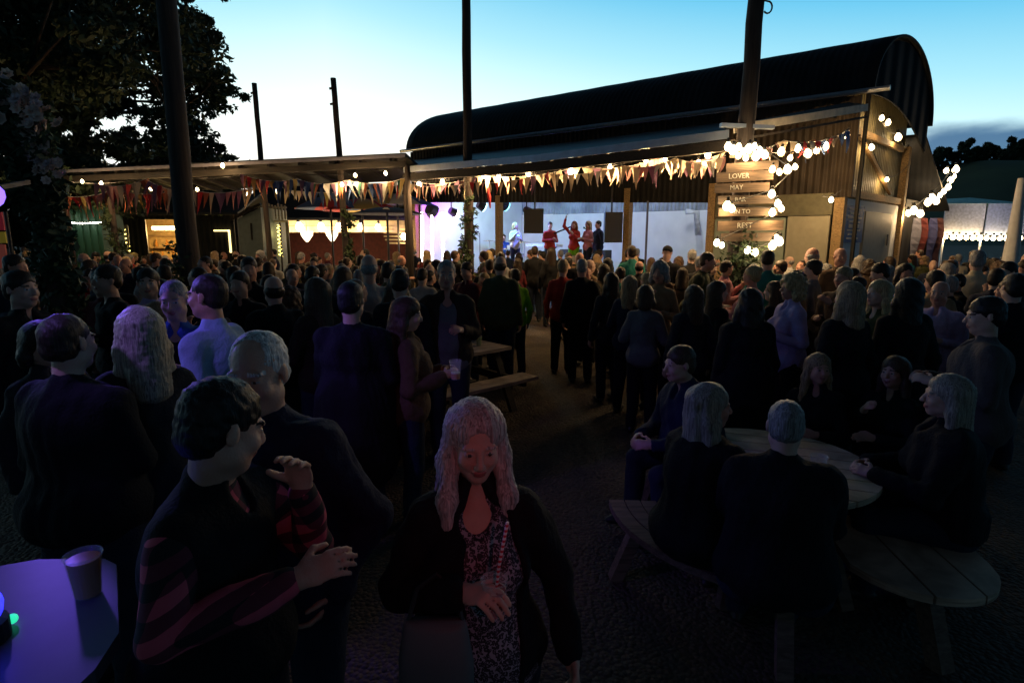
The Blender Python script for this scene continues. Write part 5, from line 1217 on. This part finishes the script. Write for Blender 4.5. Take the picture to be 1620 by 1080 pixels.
P(406, 529, 1.72, -8, 'white-haired balding man in a dark padded jacket looking down', g_fg, hair='crop', haircol='white', topstyle='puffer', top='navy', g=1.15, arms=('pocket', 'hold'), hpitch=.10, hyaw=.1, skin=0, lean=.08, h=.007)
P(325, 436, 3.35, -95, 'stout man in an untucked pale blue shirt lit violet, in profile', g_fg, hair='crop', haircol='dark brown', topstyle='shirt', top='pale blue', g=1.28, arms=('down', 'hold'), skin=2)
P(272, 446, 3.75, 15, 'grey-haired man in a bright blue jacket beside the pale blue shirt', g_fg, hair='crop', haircol='grey', topstyle='open', top='blue', inner=CLO['black'], arms=('hold', 'down'), hpitch=.15)
P(216, 488, 2.6, -135, 'woman with long smooth ash blond hair seen from behind in a dark coat', g_fg, fem=True, hair='long', haircol='ash blond', topstyle='coat', top='charcoal', arms=('fold', 'hold'), hpitch=.1)
P(103, 499, 2.35, 172, 'broad cropped-haired man seen from behind in a black jacket by the flower arch', g_fg, hair='crop', haircol='dark brown', topstyle='jacket', top='black', g=1.35, arms=('hold', 'fold'))
P(232, 426, 5.0, 25, 'slim person in a lilac shirt behind the blue jacket', g_fg, hair='short', haircol='dark brown', topstyle='shirt', top='lilac', arms=('down', 'down'))
P(166, 421, 5.0, -35, 'dark-haired man in black turned toward the warm hatch light', g_fg, hair='short', haircol='dark brown', top='black', arms=('hold', 'pocket'))
P(30, 430, 4.0, 80, 'person in black at the photo edge beside the flower arch foot', g_fg, hair='short', haircol='dark brown', top='black', arms=('hold', 'down'))
P(66, 512, 3.0, 70, 'person leaning with dark fringe tucked behind the broad black jacket', g_fg, fem=True, hair='bob', haircol='dark brown', top='charcoal', arms=('hold', 'down'), hpitch=.3)
P(555, 448, 3.8, 178, 'large person in a long black coat, back turned, at the middle of the yard', g_l, hair='short', haircol='black', topstyle='coat', top='black', g=1.35, arms=('fold', 'hold'))
b_, h_ = P(645, 472, 3.95, 100, 'woman with long brown hair in a grey-brown jacket raising a clear cup', g_l, fem=True, hair='long', haircol='brown', top='brown', arms=('hold', 'hold'), g=1.1, hpitch=.2)
cup(h_[1]+Vector((.03, -.03, -.04)), 'clear cup held by the woman in the grey-brown jacket', liq=BEER, fill=.3)
P(497, 441, 4.6, -120, 'woman with long brown hair beside the large long coat', g_l, fem=True, hair='long', haircol='brown', top='dark brown', arms=('fold', 'hold'))
P(583, 404, 6.0, 195, 'balding man in a pale grey jumper seen from behind', g_l, hair='rim', haircol='grey', topstyle='shirt', top='pale grey', g=1.15)
P(632, 426, 5.1, 185, 'man in a black jacket with a pale fleece collar, back turned', g_l, hair='crop', haircol='dark brown', top='black')
P(706, 413, 5.3, 8, 'bald man facing the camera with an open brown jacket', g_l, hair='crop', haircol='grey', topstyle='open', top='dark brown', inner=CLO['grey'], g=1.15, arms=('hold', 'pocket'), skin=2)
P(738, 416, 8.2, -35, 'man with red-lit face beside the open brown jacket', g_l, hair='short', haircol='dark brown', top='maroon', arms=('fold', 'fold'), g=1.15, skin=2, hpitch=.2)
P(792, 406, 7.9, 172, 'balding man from behind in an olive jacket at the picnic table end', g_l, hair='rim', haircol='brown', top='olive', g=1.2)
P(815, 426, 8.6, 200, 'person in a bright green top at the edge of the gravel aisle', g_l, hair='short', haircol='dark brown', topstyle='shirt', top='lime')
P(765, 432, 9.1, -20, 'fair woman in an orange top behind the picnic table', g_l, fem=True, hair='bob', haircol='fair', topstyle='shirt', top='orange', arms=('hold', 'down'))
P(846, 390, 14.4, 175, 'person in black at the aisle\'s far end, arms folded', g_l, hair='short', haircol='dark brown', top='black', arms=('fold', 'fold'))
P(872, 392, 13.6, 190, 'person in black at the aisle\'s far end with pale shoes', g_l, fem=True, hair='long', haircol='dark brown', top='black', bottom='denim')
P(891, 411, 8.8, 165, 'fair-haired person in a red top by the aisle', g_r, hair='short', haircol='fair', topstyle='shirt', top='red', bottom='black')
P(921, 410, 8.2, 172, 'cropped grey-haired man in a black jacket with a grey back panel by the aisle', g_r, hair='crop', haircol='grey', top='black', bottom='black', skin=2)
P(966, 432, 7.2, -165, 'woman with long dark hair and black jacket, first behind the aisle couple', g_r, fem=True, hair='long', haircol='dark brown', top='charcoal', bottom='black')
P(998, 437, 6.7, 150, 'woman with long fair hair over a teal collar', g_r, fem=True, hair='long', haircol='fair', top='navy', bottom='black', arms=('hold', 'down'))
P(1044, 412, 6.9, -30, 'older woman with curly pale grey hair raising her glass', g_r, fem=True, hair='curly', haircol='grey', topstyle='shirt', top='tan', arms=('hold', 'phone'), skin=2, bottom='black')
P(1022, 452, 6.0, 160, 'woman in a speckled grey cardigan in front of the curly grey hair', g_r, fem=True, hair='bob', haircol='brown', top='grey', bottom='black', arms=('hold', 'hold'))
P(1097, 452, 5.6, 188, 'woman with long reddish-brown hair, back turned, at the high table', g_r, fem=True, hair='long', haircol='brown', top='charcoal', bottom='black')
P(1118, 400, 8.6, 60, 'stooping man in an olive shirt behind the high table', g_r, hair='short', haircol='brown', topstyle='shirt', top='olive', g=1.2, lean=.25, skin=2)
P(1138, 462, 7.3, 10, 'child facing the camera in a pale grey hoodie', g_r, hair='short', haircol='fair', top='pale grey', skin=2)
P(1216, 396, 8.0, 155, 'man in a white and teal shirt and khaki trousers under the signpost', g_r, hair='crop', haircol='dark brown', topstyle='shirt', top='teal', vest=None, bottom=CLO['tan'], inner=None)
P(1186, 456, 4.7, 184, 'large dark-haired person in a black coat, back turned, beside the signpost pole', g_r, fem=True, hair='wavy', haircol='dark brown', topstyle='coat', top='black', g=1.35, hairscale=.6)
P(1254, 431, 5.5, -85, 'woman with fluffy blond bob in a pale lilac denim jacket', g_r, fem=True, hair='curly', haircol='blond', top='lilac', arms=('hold', 'hold'), bottom='black', skin=2)
P(1344, 445, 4.5, 195, 'woman with wavy light brown hair in black, back turned', g_r, fem=True, hair='wavy', haircol='fair', top='black', g=1.2, bottom='black', hairscale=.7)
P(1391, 444, 5.1, -80, 'woman with long blond hair in profile, dark green coat', g_r, fem=True, hair='long', haircol='blond', top='olive', bottom='black')
P(1437, 441, 4.6, 180, 'woman with long black hair, back turned', g_r, fem=True, hair='long', haircol='black', top='black', bottom='black', g=1.15)
P(1489, 446, 5.5, -50, 'bald man in a pale lilac-grey jacket', g_r, hair='none', haircol='grey', top='lilac', g=1.2, arms=('hold', 'hold'), skin=2)
P(1562, 472, 3.6, -115, 'big dark-haired person in a grey-brown coat with hands raised, at the photo edge', g_r, hair='short', haircol='black', top='brown', topmat=mat('cloth mink', (.07, .055, .05), .9, .2, 6, .3, 90), g=1.35, arms=('hold', 'hold'), hpitch=.15)
P(1548, 397, 7.6, 150, 'grey-haired man in a pale shirt with a green yoke', g_r, hair='short', haircol='grey', topstyle='shirt', top='cream', g=1.15)
P(1606, 434, 5.0, 170, 'dark-haired person in black half out of the photo', g_r, hair='short', haircol='black', top='black', g=1.1)
P(1331, 392, 8.6, -10, 'bald man with warm-lit scalp near the cream door', g_r, hair='none', haircol='grey', top='brown', skin=2, g=1.1)
P(1285, 391, 9.0, 190, 'bald man seen from behind near the cream door', g_r, hair='rim', haircol='grey', top='black', skin=2)
P(1335, 423, 6.4, -60, 'fair man with a warm-lit face holding up a hand', g_r, hair='short', haircol='fair', top='brown', arms=('phone', 'hold'), skin=2)
P(1434, 418, 7.2, -10, 'dark-haired woman with a candle-bright face before the cream door', g_r, fem=True, hair='long', haircol='dark brown', top='black', skin=2)
P(1057, 375, 10.8, 150, 'man in a dark baseball cap looking down beside the barn opening', g_r, hair='cap', haircol='dark brown', top='black', hpitch=.4)
P(1000, 377, 11.2, 180, 'dark-haired man by the golden timber post', g_r, hair='short', haircol='dark brown', top='teal')
# seated
P(1082, 547, 3.8, -75, 'dark-coated man with orange-lit hair sitting sideways at the round table', g_seat, sit=True, z=.03, hair='short', haircol='brown', top='navy', lean=.28, arms=('table', 'table'), spread=.05, g=1.35, topstyle='puffer')
P(1126, 608, 2.82, 128, 'woman with wavy silver-blonde hair and black coat, red-lit profile, at the round table', g_seat, sit=True, z=.03, fem=True, hair='wavy', haircol='ash blond', top='black', topstyle='puffer', g=1.42, hyaw=-.65, arms=('table', 'table'), lean=.08, skin=2)
P(1246, 638, 2.50, 160, 'cropped grey-haired man in black, back turned, at the round table', g_seat, sit=True, z=.03, hair='crop', haircol='grey', top='black', topstyle='puffer', g=1.4, arms=('table', 'table'), lean=.12, hpitch=.1)
P(1297, 568, 4.05, -40, 'woman with straight fair hair on the far bench of the round table', g_seat, sit=True, z=.03, fem=True, hair='long', haircol='fair', top='black', arms=('table', 'table'), hyaw=.6, skin=2)
P(1416, 572, 3.9, -60, 'woman with straight brown hair and studded black top at the round table', g_seat, sit=True, z=.03, fem=True, hair='long', haircol='brown', top='black', arms=('table', 'phone'), skin=2)
P(1503, 595, 3.0, -112, 'woman with long silvery fair hair and pale collar at the round table', g_seat, sit=True, z=.03, fem=True, hair='long', haircol='ash blond', top='black', arms=('table', 'table'), g=1.3, lean=.1, topstyle='puffer')
# on the stage
def onstage(u, v, face, label, **kw):
    body, hd_, hc_ = build_person(h=.015, **kw); p = at(u, 380, v); p.z = .89; put(body, p.x, p.y, face, .89, label, 'band on the stage'); return body, hd_
onstage(908, 18.9, -25, 'singer with long reddish hair and lime green skirt at the stage front', fem=True, hair='wavy', haircol='ginger', topstyle='shirt', top='red', bottom='lime', arms=('phone', 'up'))
onstage(870, 19.8, 10, 'guitarist in a red jacket behind the hung loudspeaker', hair='short', haircol='brown', top='red', arms=('hold', 'fold'))
onstage(815, 20.4, 20, 'band member in white at the violet end of the stage', hair='long', haircol='blond', fem=True, topstyle='shirt', top='white', arms=('hold', 'phone'))
onstage(797, 22.4, 0, 'drummer in a blue shirt behind the cymbals', hair='short', haircol='dark brown', topstyle='shirt', top='blue', arms=('hold', 'hold'), sit=True)
onstage(930, 18.7, -60, 'band member in a pink top beside the singer', fem=True, hair='long', haircol='fair', topstyle='shirt', top='pink', arms=('hold', 'hold'))
onstage(946, 18.4, -70, 'dark-haired stagehand in navy at the stage end', hair='short', haircol='dark brown', top='navy')
gt_ = empty('electric_guitar', at(870, 372, 19.5), 'red electric guitar held by the guitarist', 'guitar'); p = at(868, 372, 19.5)
m = MB(); m.prism([(p.x+.17*math.cos(a*.52)*(1+.25*math.cos(2*a*.52)), p.y+.02+.0*a) for a in range(1)]+[(0, 0)], 0, .01) if False else None
m = MB(); 
for s_ in (-.02, .02):
    for k in range(16): a = 6.283*k/16; rr = .15*(1+.28*math.cos(2*a)); m.v.append((p.x+rr*math.cos(a), p.y+s_, p.z+rr*.8*math.sin(a)))
m.f = [(k, (k+1) % 16, 16+(k+1) % 16, 16+k) for k in range(16)]+[tuple(range(15, -1, -1)), tuple(range(16, 32))]; m.mi = [0]*18; m.build('body', FLAGC['red'], gt_)
m = MB(); m.bar(p+Vector((.1, 0, .02)), p+Vector((.75, 0, .28)), .03, .05); m.build('neck', DTIMB, gt_)

# ------------------------------------------------------------------ crowd
protos = []
pd = [dict(hair='short', arms=('hold', 'down'), g=1.05), dict(hair='crop', arms=('fold', 'fold'), g=1.2), dict(hair='short', arms=('pocket', 'hold'), topstyle='shirt'), dict(hair='none', arms=('hold', 'pocket'), g=1.2),
      dict(hair='rim', arms=('down', 'hold'), g=1.25), dict(hair='cap', arms=('hold', 'fold'), g=1.1), dict(hair='long', fem=True, arms=('hold', 'down'), topstyle='coat'), dict(hair='long', fem=True, arms=('fold', 'hold'), hpitch=.2),
      dict(hair='bob', fem=True, arms=('hold', 'fold'), topstyle='shirt'), dict(hair='curly', fem=True, arms=('down', 'hold'), g=1.15), dict(hair='wavy', fem=True, arms=('phone', 'down')), dict(hair='bun', fem=True, arms=('hold', 'hold')),
      dict(hair='short', arms=('phone', 'hold'), hyaw=.4), dict(hair='short', arms=('pocket', 'pocket'), g=1.15, hpitch=.3),
      dict(hair='long', fem=True, arms=('side', 'hold'), hyaw=-.7, htilt=.2, topstyle='shirt'), dict(hair='short', arms=('chin', 'hold'), hyaw=.8, lean=.12), dict(hair='crop', arms=('side', 'phone'), hpitch=-.15, g=1.1, topstyle='shirt'), dict(hair='wavy', fem=True, arms=('hold', 'chin'), htilt=-.2, hyaw=.5, topstyle='coat')]
HT = {'short': 'short %s hair', 'crop': 'cropped %s hair', 'none': 'bald head', 'rim': 'balding %s hair', 'cap': 'dark cap', 'long': 'long %s hair', 'bob': '%s bob', 'curly': 'curly %s hair', 'wavy': 'wavy %s hair', 'bun': '%s hair in a bun', 'beanie': 'dark beanie'}
for i, d in enumerate(pd):
    b, _, _ = build_person(h=.0165, seed=60+i, H=1.72 if not d.get('fem') else 1.66, haircol='brown', top='black', bottom='black', **d)
    for o in [b]+kids(b):
        for sl in o.material_slots: 
            mm = sl.material; sl.link = 'OBJECT'; sl.material = mm
    protos.append((b, d))
crs = random.Random(5)
def region(px):
    if px < 180: return 'by the flower arch'
    if px < 400: return 'before the food stall'
    if px < 655: return 'before the lit bar'
    if px < 870: return 'before the stage'
    if px < 1110: return 'before the barn opening'
    if px < 1290: return 'round the signpost pole'
    if px < 1450: return 'before the barn gable'
    return 'toward the marquee'
def barn_free(x, y):
    q = Vector((x, y, 0))-C; u, v = q.dot(U), q.dot(Vv); return not (v > -.5 and u > -1.0)
used = set(); NC = 0; spots = []
for attempt in range(14000):
    if NC >= 262: break
    Y = 4.6+15.0*crs.random()**1.6; px = crs.uniform(-30, 1650); x = (px-810)/F*Y*.985
    if px < 150 and Y < 5.6: continue
    if 825 < px < 888 and Y < 14.2: continue
    if 640 < px < 838 and Y < 8.0: continue
    if 400 < px < 700 and Y < 4.9: continue
    if 888 <= px < 1110 and Y < 7.8: continue
    if 1110 <= px and Y < 5.9: continue
    if px < 1480 and not barn_free(x, Y): continue
    if px >= 1480 and Y > 17: continue
    if px < 640 and Y > 18.0: continue
    gap = .37+.014*Y+(.20 if Y > 12 else 0)
    if any((x-a)**2+(Y-b)**2 < gap*gap for a, b, r_ in PEOPLE): continue
    if math.hypot(x-pA.location.x, Y-9) < .35 or math.hypot(x-pC.location.x, Y-9.9) < .4 or math.hypot(x-pB.location.x, Y-14) < .4 or math.hypot(x-pD.location.x, Y-14.3) < .3 or math.hypot(x-pE.location.x, Y-15.2) < .3: continue
    PEOPLE.append((x, Y, .26)); spots.append((px, x, Y)); NC += 1
tops_l = ['black']*7+['charcoal', 'navy', 'navy', 'dark brown', 'grey', 'maroon', 'denim', 'olive', 'pale grey', 'red']
tops_r = ['black']*5+['charcoal', 'navy', 'dark brown', 'tan', 'grey', 'olive', 'cream', 'brown', 'pink', 'white', 'teal']
for i, (px, x, Y) in enumerate(spots):
    k = crs.randrange(len(protos)); k = crs.randrange(len(protos)) if k == 5 else k; pb_, d = protos[k]
    if k in used or True: 
        if k in used: o = copy_tree(pb_)
        else: o = pb_; used.add(k)
    tc = crs.choice(tops_l if px < 850 else tops_r); hcx = crs.choice(['dark brown']*4+['black', 'brown', 'brown', 'grey', 'fair', 'blond'] if d.get('fem') else ['dark brown']*4+['black', 'brown', 'grey', 'grey'])
    for c in kids(o):
        nm = c.name.split('.')[0]
        if nm in ('jacket', 'shirt'): c.material_slots[0].link = 'OBJECT'; c.material_slots[0].material = CLO[tc]
        if nm == 'hair': c.material_slots[0].link = 'OBJECT'; c.material_slots[0].material = HAIR[hcx]
        if nm == 'trousers': c.material_slots[0].link = 'OBJECT'; c.material_slots[0].material = CLO[crs.choice(['black', 'denim', 'denim', 'charcoal'])]
    o.material_slots[0].link = 'OBJECT'; o.material_slots[0].material = crs.choice(SKIN)
    # most face the stage, some face friends
    st_dir = math.degrees(math.atan2(0-x, -(23-Y)))  # facing angle for (dx,dy)=(0-x,23-Y): f = atan2(dx,-dy)
    f = st_dir+crs.gauss(0, 25) if crs.random() < .42 else crs.uniform(-180, 180)
    o.location = (x, Y, 0); o.rotation_euler = (0, 0, R(f)); s = min(1.12, max(.9, crs.gauss(1.0, .045))); o.scale = (s, s, s)
    ht = HT[d['hair']]; ht = ht % hcx if '%s' in ht else ht
    noun = 'woman' if d.get('fem') else 'man'
    ht = ht.replace('dark brown', 'dark'); dep = 'close' if Y < 8 else 'midway' if Y < 12.5 else 'far off'
    lab = '%s, %s, %s %s, %s in the crowd %s' % (noun, ht, tc, 'shirt' if d.get('topstyle') == 'shirt' else 'jacket', dep, region(px))
    lab = lab.replace('before the', 'by the') if len(lab.split()) > 16 else lab; lab = lab.replace(' hair in a bun', ' bun') if len(lab.split()) > 16 else lab
    set_props(o, lab, 'person', 'crowd '+region(px))
for k, (b, d) in enumerate(protos):
    if k not in used:
        for c in kids(b): bpy.data.objects.remove(c)
        bpy.data.objects.remove(b)
print('crowd', NC, 'objects', len(bpy.data.objects))
